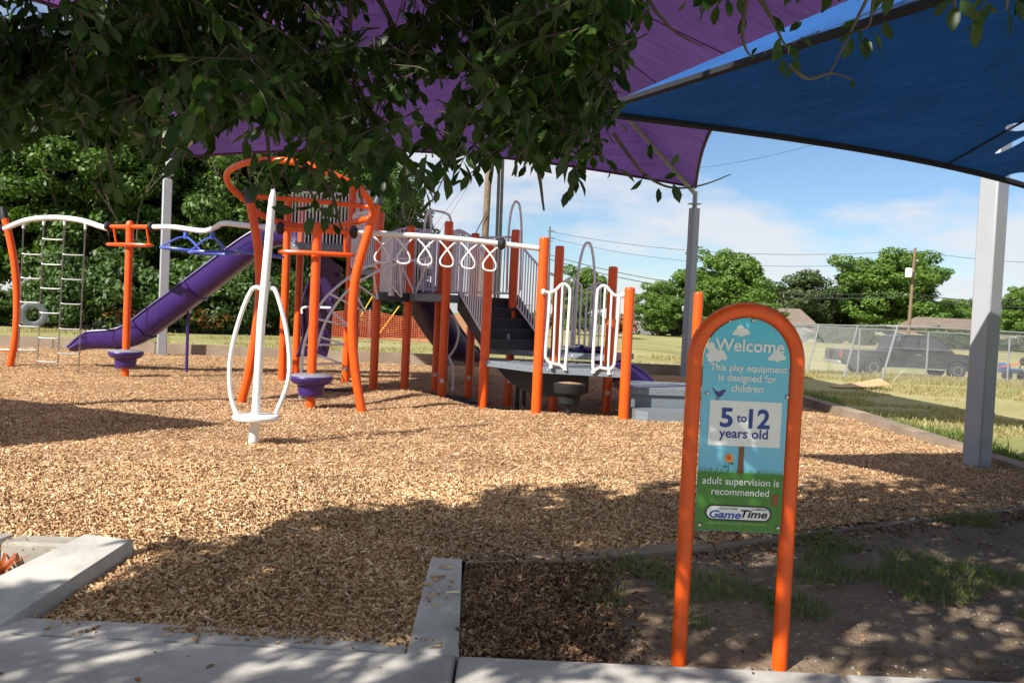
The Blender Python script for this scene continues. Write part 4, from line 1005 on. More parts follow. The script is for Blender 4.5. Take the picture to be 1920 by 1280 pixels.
for j, vs_ in ((0, (475, 520, 565, 610, 654)), (1, (447, 494, 539, 585, 632, 676)), (2, (476, 522, 568, 615, 661))):
    for vv in vs_:
        a, b = cpos(j, vv), cpos(j + 1, vv + 1.5)
        tube('rung', [a, a.lerp(b, .15) - Vector((0, 0, .012)), a.lerp(b, .85) - Vector((0, 0, .012)), b], .012, 'chain', cl_, 8, 3)

# ------------------------------------------------------------------ foliage
def rand_dirs(r, n):
    v = r.normal(size=(n, 3)); return v / np.linalg.norm(v, axis=1)[:, None]
LEAF = np.array([(0, 0, 0), (.32, .19, .05), (.32, -.19, .05), (.66, .20, .05), (.66, -.20, .05), (.32, 0, 0), (.66, 0, -.01), (1, 0, -.06)])
LEAFT = np.array([(0, 5, 1), (0, 2, 5), (1, 5, 6), (1, 6, 3), (5, 2, 4), (5, 4, 6), (3, 6, 7), (6, 4, 7)])
def leaf_arrays(base, axis, normal, size, width=1.0):
    """Folded broad leaves: base points, axes and normals as (n, 3) arrays."""
    axis = axis / np.linalg.norm(axis, axis=1)[:, None]
    s = np.cross(normal, axis); s /= np.maximum(np.linalg.norm(s, axis=1), 1e-6)[:, None]; nn = np.cross(axis, s)
    L = LEAF
    v = base[:, None, :] + (axis[:, None, :] * L[None, :, 0:1] + s[:, None, :] * (L[None, :, 1:2] * width) + nn[:, None, :] * L[None, :, 2:3]) * size[:, None, None]
    f = (np.arange(len(base)) * 8)[:, None, None] + LEAFT[None]
    return v.reshape(-1, 3), f.reshape(-1, 3)
def quad_leaves(c, nrm, size, r, asp=.55):
    t = rand_dirs(r, len(c)); a = np.cross(nrm, t); a /= np.maximum(np.linalg.norm(a, axis=1), 1e-6)[:, None]; b = np.cross(nrm, a)
    s = size[:, None]
    v = np.stack([c - a * s, c - b * s * asp + nrm * s * .18, c + a * s, c + b * s * asp + nrm * s * .18], 1).reshape(-1, 3)
    return v, np.arange(4 * len(c)).reshape(-1, 4)

def limb(mb, p, d, L, r, depth, rr, tips, spread=.7, up=.25):
    n = 4; pts = [p.copy()]; q = p.copy(); dd = d.copy()
    for k in range(n):
        dd = (dd + Vector((rr.uniform(-.16, .16), rr.uniform(-.16, .16), rr.uniform(-.06, .14)))).normalized(); q = q + dd * (L / n); pts.append(q.copy())
    mb.tube(pts, [r * (1 - .45 * k / n) for k in range(n + 1)], 6 if depth > 1 else 4, cap=False)
    if depth == 0: tips.append(q); return
    for k in range(rr.choice((2, 3))):
        nd = (dd + Vector((rr.uniform(-1, 1), rr.uniform(-1, 1), rr.uniform(-.3, .7))) * spread + Vector((0, 0, up * .3))).normalized()
        limb(mb, pts[-1 - (k > 1)], nd, L * rr.uniform(.6, .85), r * .55, depth - 1, rr, tips, spread, up)
    tips.append(pts[-2])
def tree_meshes(name, seed, h, rx, rz, zc, leaf, nleaf, mat, trunk_r=.16, bare=.3, low=0.0, clump=.8, ncl=60):
    """Trunk mesh and crown mesh: limbs reach into an uneven crown of many leaf clumps."""
    rr = random.Random(seed); r = np.random.default_rng(seed); mb = MB(); tips = []
    hb = h * bare
    tp = [Vector((0, 0, -.3)), Vector((rr.uniform(-.1, .1), rr.uniform(-.1, .1), hb * .5)), Vector((rr.uniform(-.2, .2), rr.uniform(-.2, .2), hb))]
    mb.tube(smooth_path(tp, 4), [trunk_r * (1.25 - .5 * k / 8) for k in range(9)], 9, cap=False)
    for k in range(5):
        a = 2 * math.pi * k / 5 + rr.uniform(-.4, .4)
        limb(mb, tp[-1] - Vector((0, 0, rr.uniform(0, hb * .3))), Vector((math.cos(a) * rr.uniform(.4, 1), math.sin(a) * rr.uniform(.4, 1), rr.uniform(.5, 1.2))).normalized(), (h - hb) * .34, trunk_r * .5, 2, rr, tips)
    cen = []
    nc = ncl
    while len(cen) < nc:
        d = rand_dirs(r, 1)[0]; q = d * r.uniform(.12, 1.0) ** .5
        lob = 1 + .22 * math.sin(3 * math.atan2(d[1], d[0]) + seed) + .15 * math.sin(5 * d[2] + seed * 2)
        p = np.array([q[0] * rx * lob, q[1] * rx * lob, zc + q[2] * rz * (1 + .12 * math.sin(2 * d[0] * 3 + seed))])
        if p[2] > low: cen.append(p)
    cen = np.array(cen); rad = r.uniform(.5, 1.15, nc) * clump
    w = rad ** 2; idx = r.choice(nc, nleaf, p=w / w.sum())
    d = rand_dirs(r, nleaf); d[:, 2] = d[:, 2] * .8 + .15
    c = cen[idx] + d * (rad[idx] * r.uniform(.25, 1.0, nleaf) ** .45)[:, None] * np.array([1, 1, .75])
    nrm = d * .55 + rand_dirs(r, nleaf) * .6 + np.array([0, 0, .35]); nrm /= np.linalg.norm(nrm, axis=1)[:, None]
    keep = c[:, 2] > low * .5
    c, nrm = c[keep], nrm[keep]
    v, f = quad_leaves(c, nrm, leaf * r.uniform(.6, 1.3, len(c)), r)
    tm = mesh_of('trunk', mb.v, mb.f, 'bark', True); cmh = np_mesh('crown', v, f, mat)
    return tm, cmh
def plant_tree(name, label, meshes, loc, s=(1, 1, 1), rz=0.0, group=None, cat='tree', crown='crown'):
    t = thing(name, label, cat, loc, group)
    for nm, me in zip(('trunk', crown), meshes):
        o = bpy.data.objects.new(nm, me); COL.objects.link(o); o.parent = t
    t.scale = s; t.rotation_euler = (0, 0, rz)
    return t
# --- the wood at the left
W = [tree_meshes('wood', 21 + k, 9.5, 2.5, 4.4, 5.2, .10, 34000, 'woodleaf', .17, .24, .4, .8, 110) for k in range(3)]
Wb = [tree_meshes('bush', 41 + k, 2.6, 1.5, 1.2, 1.15, .095, 8000, m_, .05, .15, .02, .55) for k, m_ in enumerate(('vineleaf', 'woodleaf', 'vineleaf'))]
GW = 'trees along the dark wood behind the slide'
spots = [(-22.5, 35.5), (-20.2, 38), (-18.4, 35.8), (-16.6, 39.5), (-15.2, 36.6), (-13.6, 40), (-12.2, 37.8), (-10.9, 41), (-9.6, 39.2), (-8.6, 43), (-7.5, 41), (-6.6, 46), (-24.5, 40), (-19, 43), (-14.5, 45), (-10.8, 47)]
words_ = ['first', 'second', 'third', 'fourth', 'fifth', 'sixth', 'seventh', 'eighth', 'ninth', 'tenth', 'eleventh', 'last']
for k, (x, y) in enumerate(spots):
    rr = random.Random(k); s = rr.uniform(.92, 1.18) * (1.0 if k < 10 else .88 if k < 12 else 1.2)
    if k < 12: lab = f'{words_[k]} leafy tree from the left in the front row of the wood'
    else: lab = f'{words_[k - 12]} tree from the left in the rear row of the wood'
    plant_tree('wood_tree', lab, W[k % 3], (x, y, -.05), (s, s, s * rr.uniform(.92, 1.15)), rr.uniform(0, 6.3), GW)
bsp = [(-20.6, 33.2), (-18.9, 34.0), (-17.3, 33.6), (-15.8, 34.5), (-14.4, 34.9), (-13.0, 35.6), (-11.7, 36.0), (-10.4, 37.0), (-9.0, 38.0), (-7.6, 39.2), (-6.3, 40.5), (-5.2, 42)]
for k, (x, y) in enumerate(bsp):
    rr = random.Random(90 + k); s = rr.uniform(.8, 1.25)
    plant_tree('wood_edge_bush', f'{words_[k]} low bush from the left along the foot of the wood', Wb[k % 3], (x, y, -.05), (s, s, s * rr.uniform(.8, 1.5)), rr.uniform(0, 6.3), 'bushes at the foot of the wood', 'bush', 'foliage')
tm, cm_ = tree_meshes('dead', 77, 1.6, .9, .5, .7, .09, 900, 'dryleaf', .03, .2, .05, .4)
for k, (x, y) in enumerate(((-15.1, 33.7), (-12.4, 34.6))):
    plant_tree('dead_branch_heap', ('rust brown dead branches at the wood edge behind the chain ladder', 'rust brown dead branches at the wood edge behind the first tee post')[k], (tm, cm_), (x, y, 0), (.9, .9, .8), k * 2.0, 'dead branches by the wood', 'branches', 'dry_leaves')
# --- yard trees beyond the field
YT = [tree_meshes('yard', 61, 9.0, 4.2, 4.1, 4.6, .17, 36000, 'yardleaf', .2, .2, .3, 1.15, 150), tree_meshes('yard', 62, 11, 5.4, 5.0, 6.2, .20, 38000, 'yardleaf', .25, .24, .8, 1.3, 160), tree_meshes('yard', 63, 9, 4.4, 3.7, 4.2, .18, 32000, 'oliveleaf', .22, .15, .3, 1.2, 150)]
def yt(lab, u, Y, m_, top, width, rz):
    """tree at photo column u, Y metres away, its top at row `top`."""
    p = at(u, 605, Y); zt = at(u, top, Y).z; base = float(field_z(p.x, Y))
    full = (9.4, 12.0, 8.6)[m_]; rad = (5.2, 6.6, 5.4)[m_]
    sz = (zt - base) / full; sx = width / 2 * Y / FPX / rad
    plant_tree('yard_tree', lab, YT[m_], (p.x, Y, base), (sx, sx, sz), rz, 'trees beyond the field')
yt('tall bright green tree left of the welcome sign behind the grey post', 1345, 84, 0, 455, 205, .4)
yt('low green tree between the grey post and the white gates', 1235, 82, 0, 520, 110, 2.1)
yt('leafy tree seen through the white entry gates', 1085, 66, 0, 490, 120, 1.0)
yt('olive green tree behind the nearer house roof', 1500, 124, 2, 508, 190, .2)
yt('olive tree filling the gap left of the broad green tree', 1585, 130, 2, 520, 150, 1.7)
yt('broad green tree behind the far utility pole', 1668, 120, 1, 462, 250, 4.1)
yt('low green tree left of the thick grey post', 1800, 128, 0, 552, 130, 3.0)
yt('green tree at the right edge behind the thick grey post', 1935, 92, 1, 528, 150, 5.0)
yt('small green tree behind the sign arch left of the house roof', 1425, 96, 0, 560, 110, 5.4)
yt('bright green tree right of the tall orange posts', 722, 47, 0, 352, 105, 2.6)
tm, cm_ = tree_meshes('hedge', 88, 1.8, 2.2, .9, .8, .17, 4000, 'oliveleaf', .05, .2, .02, .6)
hm, hc_ = tree_meshes('hedge', 89, 1.8, 2.0, .8, .75, .16, 3500, 'dryleaf', .05, .2, .02, .6)
words2 = words_[:11] + ['twelfth', 'thirteenth', 'fourteenth', 'fifteenth', 'sixteenth', 'last']
for k, u in enumerate((1010, 1060, 1140, 1175, 1215, 1250, 1285, 1330, 1375, 1440, 1490, 1560, 1620, 1690, 1755, 1800, 1900)):
    Y = 86 + (k % 3); p = at(u, 600, Y)
    nm_ = 'hedge_bush'; d_ = k in (3, 5, 9)
    lab = f'{words2[k]} bush from the left in the overgrown far fence row, {"browning" if d_ else "green"}'
    plant_tree(nm_, lab, (hm, hc_) if d_ else (tm, cm_), (p.x, Y, float(field_z(p.x, Y))), (1.0, .8, .9 + .25 * math.sin(k * 2.3)), k * 1.3, 'bushes along the far fence', 'bush', 'foliage')

# --- overhanging tree above the camera
ot = thing('overhanging_tree', 'large broad leaved tree whose dark branches hang over the top of the view', 'tree', (-4.6, -1.2, -.2))
SILX = [-300, 0, 60, 130, 200, 260, 320, 380, 440, 500, 540, 585, 620, 680, 740, 790, 860, 905, 960, 1010, 1060, 1105, 1130, 1150, 1190, 1230, 1290, 1400, 1500, 1600, 1700, 1800, 1920, 2300]
SILY = [300, 285, 268, 275, 290, 285, 300, 305, 295, 292, 305, 325, 340, 362, 372, 385, 375, 345, 345, 370, 380, 355, 265, 200, 120, 60, 45, 30, 40, 20, 25, 60, 55, 40]
def crown_points(need, seed, box, vis_only):
    """Twig roots: the crown's lower face follows its drooping outline."""
    rs = np.random.default_rng(seed); tw = []; got = 0
    while got < need:
        n = 20000
        p = np.stack([rs.uniform(*box[0], n), rs.uniform(*box[1], n), rs.uniform(*box[2], n)], 1)
        front = np.interp(p[:, 0], [-6, -4.3, -3.2, -2.3, -1.2, 0, 1.2, 2.0, 3.2], [2.2, 2.6, 3.1, 3.4, 3.7, 4.1, 4.2, 3.3, 2.6])
        u, v, k = proj(p)
        sil = np.interp(u, SILX, SILY)
        vis = k > .4
        clear = vis & (v > sil - rs.uniform(45, 130, n)) & (u > -400) & (u < 2300)
        near = (np.hypot(p[:, 0], p[:, 1]) < 2.1) & (p[:, 2] < 3.0)
        low = p[:, 2] < np.interp(np.hypot(p[:, 0] + 1.8, p[:, 1] - 2), [0, 4, 6], [1.7, 1.8, 2.5])
        behind = (p[:, 1] < 1.2) & (p[:, 2] < 2.6)
        ok = ~clear & ~near & ~low & ~behind & (p[:, 1] < front)
        gx, gy = p[:, 0] + .9 * p[:, 2], p[:, 1] + .88 * p[:, 2]          # where its shade falls
        if not vis_only:
            ok &= ~(vis & (v > -50) & (u > -100) & (u < 2020))
            ok &= gy < .26 * np.sin(gx * 4.7 + p[:, 2] * 1.5) + .2 * np.sin(gx * 10.3 + 1) + np.interp(gx, [-3.2, -2.15, -1.8, -1.55, -.95, -.5, .2, 1.2, 2.6, 4], [3.5, 3.8, 4.45, 4.95, 5.5, 6.0, 6.7, 6.9, 7.9, 8.2])
            ok &= (gy > 3.7) | (rs.random(n) < .38)
            ok &= (gx < .1) | (gy > 5.6) | (rs.random(n) < .42)
        if vis_only: ok &= vis & (u > -150) & (u < 2050) & (v > -120)
        ok &= (vis & (v < -60)) | (rs.random(n) < np.interp(p[:, 0], [-6, .2, .6, 1.1, 3.2], [1, 1, .5, .12, .05]))
        if vis_only: ok &= (np.sin(p[:, 0] * 5.1 + p[:, 2] * 3) + np.sin(p[:, 1] * 4.3 - p[:, 2] * 6.1 + 1) + np.sin(p[:, 0] * 9.7 - p[:, 2] * 8)) > -.05
        tw.append(p[ok]); got += int(ok.sum())
    return np.concatenate(tw)[:need]
def grow(tw, seed, hang=.55, s0=.06, s1=.11):
    """Twigs with leaves: returns leaf arrays and twig mesh data."""
    r = np.random.default_rng(seed); B, Ax, Nm, Sz = [], [], [], []; mb = MB()
    for p in tw:
        a = r.uniform(0, 2 * np.pi); d = np.array([np.cos(a), np.sin(a), -hang + r.normal(0, .4)]); d /= np.linalg.norm(d)
        L = r.uniform(.14, .30); pts = [p - d * L * .5]
        for k in range(3): d = d + np.array([0, 0, -.12]) + r.normal(0, .12, 3); d /= np.linalg.norm(d); pts.append(pts[-1] + d * L / 3)
        mb.tube([Vector(q) for q in pts], [.0032, .0028, .0022, .0012], 3, cap=False)
        nl = r.integers(6, 11)
        for k in range(nl):
            t = (k + .5) / nl * 3; i = min(int(t), 2); q = pts[i] + (pts[i + 1] - pts[i]) * (t - i)
            sd = np.cross(d, [0, 0, 1]) * (1 if k % 2 else -1) + r.normal(0, .35, 3)
            ax = d * .75 + sd * .8 + np.array([0, 0, -.35]); 
            if k == nl - 1: ax = d + r.normal(0, .15, 3)
            B.append(q); Ax.append(ax); Nm.append(np.array([0, 0, 1]) + r.normal(0, .5, 3)); Sz.append(r.uniform(s0, s1))
    return np.array(B), np.array(Ax), np.array(Nm), np.array(Sz), mb
tw1 = np.concatenate([crown_points(1150, 17, ((-3.6, 1.6), (2.3, 4.7), (1.7, 3.6)), True), crown_points(330, 27, ((-4.2, -1.3), (2.3, 4.0), (1.7, 3.6)), True)]); tw2 = crown_points(4300, 18, ((-6.0, 2.2), (-1.0, 4.5), (2.6, 4.6)), False)
for twp, sd__, a0, a1 in ((tw1, 5, .045, .095), (tw2, 6, .09, .145)):
    B_, Ax_, Nm_, Sz_, tmb = grow(twp, sd__, .55, a0, a1)
    v, f = leaf_arrays(B_, Ax_, Nm_, Sz_, 1.05)
    link('crown', np_mesh('crown', v, f, 'leaf', True), ot)
    if sd__ == 5: tmb.build('twigs', 'twig', ot, False)
trunk = MB().tube(smooth_path([(-4.7, -1.3, -.5), (-4.6, -1.2, .6), (-4.4, -1.0, 1.6), (-4.1, -.6, 2.6)], 5), [.30 - .006 * k for k in range(16)], 14).build('trunk', 'bark', ot)
def branch(pts, r0, r1, name='limb', n=8):
    P = smooth_path(pts, 5); L = len(P); return MB().tube(P, [r0 + (r1 - r0) * k / (L - 1) for k in range(L)], n).build(name, 'bark', ot)
branch([(-4.1, -.6, 2.6), (-3.2, .6, 3.2), (-2.2, 2.0, 3.5), (-1.2, 3.2, 3.4), (-.3, 4.0, 3.0), (.4, 4.3, 2.5)], .14, .012)
branch([(-4.1, -.6, 2.6), (-4.0, .9, 3.1), (-3.8, 2.2, 3.1), (-3.2, 3.2, 2.7), (-2.7, 3.6, 2.3)], .11, .01)
branch([(-4.1, -.6, 2.6), (-2.6, -.4, 3.6), (-.8, .6, 3.9), (.8, 1.8, 3.7), (2.0, 2.7, 3.1), (2.6, 3.0, 2.7)], .12, .01)
branch([(-1.2, 3.2, 3.4), (-1.1, 3.35, 2.8), (-1.05, 3.4, 2.35), (-1.0, 3.4, 2.0)], .016, .004)
for (u0, v0, u1, v1, Y) in ((650, -40, 632, 200, 3.4), (700, -20, 752, 170, 3.5), (330, -20, 470, 190, 3.3), (585, 190, 510, 355, 3.2), (1040, 40, 960, 330, 3.6), (960, 250, 1020, 395, 3.4), (310, 20, 130, 100, 2.8), (140, 60, 125, 170, 2.8), (350, 60, 330, 195, 3.0), (560, 300, 640, 430, 3.2)):
    a, b = at(u0, v0, Y), at(u1, v1, Y); m_ = (a + b) / 2 + Vector((.03, 0, .03)); branch([a, m_, b], .013, .004, 'branchlet', 6)
# sparse sprays at the right, leaf by leaf
sprays = [((500, 250, 3.1), [(505, 300), (512, 340), (520, 352)], [(505, 300, .05, 200), (508, 310, .06, 300), (500, 330, .06, 260), (512, 335, .05, 320), (490, 345, .06, 250), (480, 290, .06, 262), (470, 270, .06, 250), (476, 340, .075, 268)]),
          ((540, 260, 3.1), [(560, 320), (585, 365), (612, 410), (640, 432)], [(556, 310, .05, 30), (563, 322, .06, 230), (570, 335, .055, 310), (575, 350, .06, 200), (590, 372, .05, 280), (600, 390, .06, 330), (590, 385, .07, 190), (612, 405, .06, 262), (625, 420, .05, 300), (580, 345, .05, 20), (555, 395, .085, 175), (585, 405, .075, 255)]),
          ((600, 270, 3.2), [(615, 320), (625, 360), (622, 395)], [(612, 312, .06, 210), (618, 330, .055, 330), (625, 350, .06, 230), (628, 360, .05, 300), (622, 380, .06, 255), (605, 340, .055, 250), (640, 330, .06, 290), (648, 345, .06, 265)]),
          ((200, 270, 3.0), [(208, 310), (214, 350), (222, 385)], [(206, 305, .06, 215), (210, 320, .06, 300), (214, 340, .06, 230), (216, 352, .06, 285), (222, 380, .06, 275), (196, 300, .05, 240)]),
          ((1150, 250, 3.3), [(1185, 300), (1212, 330), (1250, 350), (1290, 352), (1330, 343), (1370, 327)], [(1205, 335, .062, 225), (1222, 300, .07, 95), (1235, 352, .06, 265), (1262, 345, .075, 290), (1225, 322, .06, 200), (1245, 335, .05, 20), (1258, 312, .055, 60)]),
          ((1640, -30, 2.5), [(1605, 40), (1570, 110), (1549, 152)], [(1600, 60, .05, 215), (1612, 50, .05, 265)]),
          ((1400, 0, 2.6), [(1392, 60), (1400, 95), (1412, 108)], [(1398, 30, .055, 250), (1410, 104, .03, 60)]),
          ((1420, -10, 2.6), [(1450, 40), (1466, 75), (1480, 95)], [(1462, 70, .06, 255), (1478, 85, .055, 300), (1466, 90, .055, 235), (1480, 60, .05, 40), (1450, 30, .06, 300), (1500, 70, .05, 330), (1470, 110, .045, 262), (1488, 110, .045, 290)]),
          ((1480, 120, 2.6), [(1500, 140), (1520, 148), (1560, 138), (1600, 150)], [(1480, 126, .04, 250), (1600, 150, .03, 260)]),
          ((1640, -20, 2.5), [(1635, 20), (1628, 50), (1600, 60)], [(1600, 70, .065, 248), (1622, 70, .07, 268), (1640, 60, .06, 285), (1655, 40, .06, 305), (1610, 40, .05, 200)]),
          ((1790, -30, 2.3), [(1790, 10), (1793, 20)], [(1790, 10, .072, 262), (1800, 0, .06, 300), (1776, 0, .05, 235), (1810, 20, .05, 330)]),
          ((1890, -30, 2.3), [(1888, 10), (1885, 20)], [(1890, 15, .075, 278), (1905, 0, .06, 300), (1860, 10, .055, 225), (1915, 30, .05, 310), (1845, 20, .06, 250)]),
          ((1200, -40, 3.0), [(1222, 10), (1245, 40), (1268, 62), (1300, 80), (1322, 88)], [(1270, 20, .05, 45), (1320, -5, .06, 280), (1345, 10, .065, 262), (1365, 0, .06, 275), (1385, -5, .06, 285), (1300, 10, .04, 60)]),
          ((1150, 60, 3.1), [(1165, 110), (1175, 150), (1180, 170)], [(1130, 70, .07, 258), (1150, 90, .07, 250), (1190, 60, .075, 262), (1170, 60, .07, 285), (1215, 20, .07, 275), (1120, 150, .06, 240), (1145, 170, .06, 280)])]
SB, SA, SN, SS = [], [], [], []
rs2 = np.random.default_rng(8)
for root, path, leaves in sprays:
    Y = root[2]; P = [at(root[0], root[1], Y)] + [at(u, v, Y + .02 * i) for i, (u, v) in enumerate(path)]
    branch([tuple(q) for q in P], .008 if Y > 2.55 else .006, .002, 'branchlet', 5)
    for (u, v, s, ang) in leaves:
        b = at(u, v, Y + rs2.uniform(-.03, .03)); ax = np.array(cR) * math.cos(R(ang)) + np.array(cU) * math.sin(R(ang)) + np.array(cF) * rs2.uniform(-.35, .35)
        SB.append(np.array(b)); SA.append(ax); SN.append(-np.array(cF) + rs2.normal(0, .55, 3)); SS.append(s * 1.05)
v, f = leaf_arrays(np.array(SB), np.array(SA), np.array(SN), np.array(SS), 1.15)
link('spray_leaves', np_mesh('spray_leaves', v, f, 'leaf', True), ot)

# ------------------------------------------------------------------ chain link fences
def chainlink(name, label, pts, h, posts, lean=(0, 0), pitch=.062, wr=.0017, zoff=0.0, group='chain link fences beyond the chip bed'):
    """pts: plan points of the run; h height; posts: list of distances along the run."""
    P = [Vector((x, y, 0)) for x, y in pts]; seg = [(P[i + 1] - P[i]).length for i in range(len(P) - 1)]; T = sum(seg)
    def Q(d, z):
        d0 = d
        for i, L in enumerate(seg):
            if d <= L or i == len(seg) - 1:
                q = P[i].lerp(P[i + 1], d / L); g = float(field_z(q.x, q.y)) + zoff
                return Vector((q.x + lean[0] * z, q.y + lean[1] * z, g + z))
            d -= L
    t = thing(name, label, 'fence', (P[0].x, P[0].y, float(field_z(P[0].x, P[0].y))), group)
    mb = MB(); n = int((T + h) / pitch)
    for k in range(n):
        d = k * pitch
        for sg_ in (1, -1):
            a0 = (d - h, 0.03) if sg_ > 0 else (d, .03); a1 = (d, h - .02) if sg_ > 0 else (d - h, h - .02)
            (da, za), (db, zb) = a0, a1
            if da > db: (da, za), (db, zb) = (db, zb), (da, za)
            if db <= 0 or da >= T: continue
            if da < 0: za = za + (zb - za) * (0 - da) / (db - da); da = 0
            if db > T: zb = za + (zb - za) * (T - da) / (db - da); db = T
            mb.tube([Q(da + (db - da) * s_, za + (zb - za) * s_) for s_ in (0, .25, .5, .75, 1)], wr, 3, cap=False)
    mb.build('wire_mesh', 'steel', t, False)
    MB().tube([Q(d, h) for d in np.linspace(0, T, 14)], .021, 8).build('top_rail', 'steel', t)
    MB().tube([Q(d, h * .62) for d in np.linspace(0, T, 14)], .004, 4).build('tension_wire', 'steel', t)
    for d in posts:
        if isinstance(d, tuple): d, lx = d
        else: lx = 0
        a, b = Q(d, -.3), Q(d, h + .02); a = a - Vector((lx * 1.2, 0, 0)); MB().tube([a, b], .030, 8).build('post', 'steel', t)
    return t
chainlink('chain_link_fence', 'near chain link fence with leaning posts in front of the pickup', [(9.2, 31), (9.75, 27.2), (10.45, 23.2), (18.5, 24.6)], 1.56, [(0.2, .3), (3.84, .30), (6.0, .32), (7.9, .36), 10.6, 13.4, 15.9], pitch=.066)
chainlink('chain_link_fence', 'far chain link fence with upright posts just ahead of the pickup', [(7.2, 28.4), (11.3, 27.8), (22, 27.6)], 1.5, [0.1, 2.0, 4.15, 6.36, 8.98, 11.5, 13.9], pitch=.07)
chainlink('chain_link_fence', 'distant chain link fence along the overgrown hedge', [(1.5, 86), (30, 84.5)], 1.3, list(np.arange(0.2, 28, 3.0)), pitch=.16, wr=.006)
chainlink('chain_link_fence', 'chain link fence behind the short dark slide', [(-4.5, 43), (1.0, 46)], 1.9, [0.1, 2.6, 4.2, 6.1], pitch=.10, wr=.005)

# orange safety netting
on = thing('safety_netting', 'sagging orange plastic safety netting at the field edge behind the climbers', 'netting', (-5, 41, 0))
MT['net'] = paint('orange_net', (.62, .10, .03), .6, .15, 3)
x0, x1, Yn = -8.3, -.4, 36.5
def netz(x, t): return -.05 + t * (1.15 + .10 * math.sin(x * 1.7)) 
mb = MB()
for r_i in range(15):
    mb.tube([(x, Yn + .06 * math.sin(x * 2 + r_i * .3), netz(x, r_i / 14)) for x in np.linspace(x0, x1, 40)], .011, 3, cap=False)
for x in np.arange(x0, x1, .10):
    mb.tube([(x, Yn + .06 * math.sin(x * 2), netz(x, 0)), (x + .02, Yn + .06 * math.sin(x * 2 + 2), netz(x, .5)), (x, Yn + .06 * math.sin(x * 2 + 4.2), netz(x, 1))], .010, 3, cap=False)
mb.build('net', 'net', on, False)
for x in np.arange(x0, x1 + .1, 2.15): tube('stake', [(x, Yn + .08, -.3), (x, Yn + .08, 1.3)], .022, 'steel', on)

# ------------------------------------------------------------------ utility poles and lines
MT['pole'] = paint('weathered_pole_wood', (.20, .135, .085), .85, .3, 6, .5, 20)
MT['greypole'] = paint('grey_pole_wood', (.16, .145, .125), .85, .3, 6, .5, 20)
MT['wire'] = paint('black_wire', (.03, .03, .035), .6, .1, 5)
MT['yellow'] = paint('yellow_guy_guard', (.75, .50, .04), .5, .1, 5)
up1 = thing('utility_pole', 'thick brown wooden utility pole rising behind the climbing structure', 'utility pole', (-1.3, 34, 0), 'utility poles')
pa, pb = at(903, 560, 34), at(916, 330, 34); dd = (pb - pa).normalized()
MB().tube([Vector((pa.x, 34, -.5)), pa, pb, pb + dd * 3.5], [.16, .15, .13, .11], 12).build('pole', 'pole', up1)
MB().box((pb.x + .1, 34, pb.z + 2.4), (2.2, .1, .12)).build('crossarm', 'pole', up1)
tube('cable_drop', [at(913, 398, 33.8), at(898, 425, 33.8), at(884, 455, 33.8), at(860, 498, 33.8)], .02, 'wire', up1, 6, 4)
up2 = thing('utility_pole', 'grey twin plank pole right beside the thick brown utility pole', 'utility pole', (-.6, 34.5, 0), 'utility poles')
pa, pb = at(930, 560, 34.5), at(938, 330, 34.5); dd = (pb - pa).normalized()
for o in (-.055, .085): MB().tube([Vector((pa.x + o, 34.5, -.5)), pa + Vector((o, 0, 0)), pb + Vector((o, 0, 0)), pb + dd * 2.5 + Vector((o, 0, 0))], .062, 8).build('pole', 'greypole', up2)
up3 = thing('utility_pole', 'leaning brown utility pole with white transformer by the broad green tree', 'utility pole', (36, 78, 0), 'utility poles')
pa, pb = at(1702, 640, 78), at(1716, 465, 78)
MB().tube([pa - (pb - pa) * .1, pa, pb], [.17, .16, .12], 10).build('pole', 'pole', up3)
tr = at(1704, 511, 77.6); MB().lathe([(.05, -.42), (.30, -.40), (.31, .32), (.26, .40), (.05, .42)], tr, 14).build('transformer', 'white', up3)
q = at(1715, 490, 78); MB().tube([q + Vector((-.1, 0, 0)), q + Vector((.35, 0, .1))], .06, 6).build('insulator_arm', 'galv', up3)
up4 = thing('utility_pole', 'distant thin utility pole between the tall hoop and nearest orange post', 'utility pole', (4, 95, 0), 'utility poles')
pa, pb = at(1027, 600, 95), at(1031, 425, 95)
MB().tube([pa - (pb - pa) * .15, pa, pb], [.16, .15, .11], 8).build('pole', 'greypole', up4)
for v, w in ((433, .9), (446, .7), (452, .4)):
    q = at(1031, v, 95); MB().box((q.x + .15, 95, q.z), (w, .1, .1)).build('crossarm', 'greypole', up4)
def cable(label, a, b, sag, r, group='overhead lines'):
    P = [a.lerp(b, s) - Vector((0, 0, sag * 4 * s * (1 - s))) for s in np.linspace(0, 1, 24)]
    o = MB().tube(P, r, 4).build('overhead_line', 'wire', None); tag(o, label, 'cable', group); return o
e3 = at(1713, 551, 78)
cable('thicker overhead cable sagging to the transformer pole, upper of the pair', at(1031, 478, 95), e3 + Vector((0, 0, .15)), 1.6, .035)
cable('thicker overhead cable sagging to the transformer pole, lower of the pair', at(1031, 486, 95), e3 - Vector((0, 0, .15)), 1.7, .04)
cable('thin high overhead line left of the transformer pole top', at(1031, 434, 95), at(1716, 470, 78), 1.2, .02)
cable('thin overhead line just below the pole top insulator', at(1031, 446, 95), at(1716, 490, 78), 1.5, .018)
cable('low overhead cable running right from the transformer pole, upper strand', e3, at(2100, 556, 70), .6, .035)
cable('low overhead cable running right from the transformer pole, lower strand', e3 - Vector((0, 0, .4)), at(2100, 566, 70), .6, .03)
cable('thin overhead line from the transformer pole top to the right edge', at(1716, 470, 78), at(2100, 490, 70), .5, .018)
cable('faint line crossing the sky below the blue canopy', at(1250, 320, 80), at(1560, 262, 60), .4, .014)
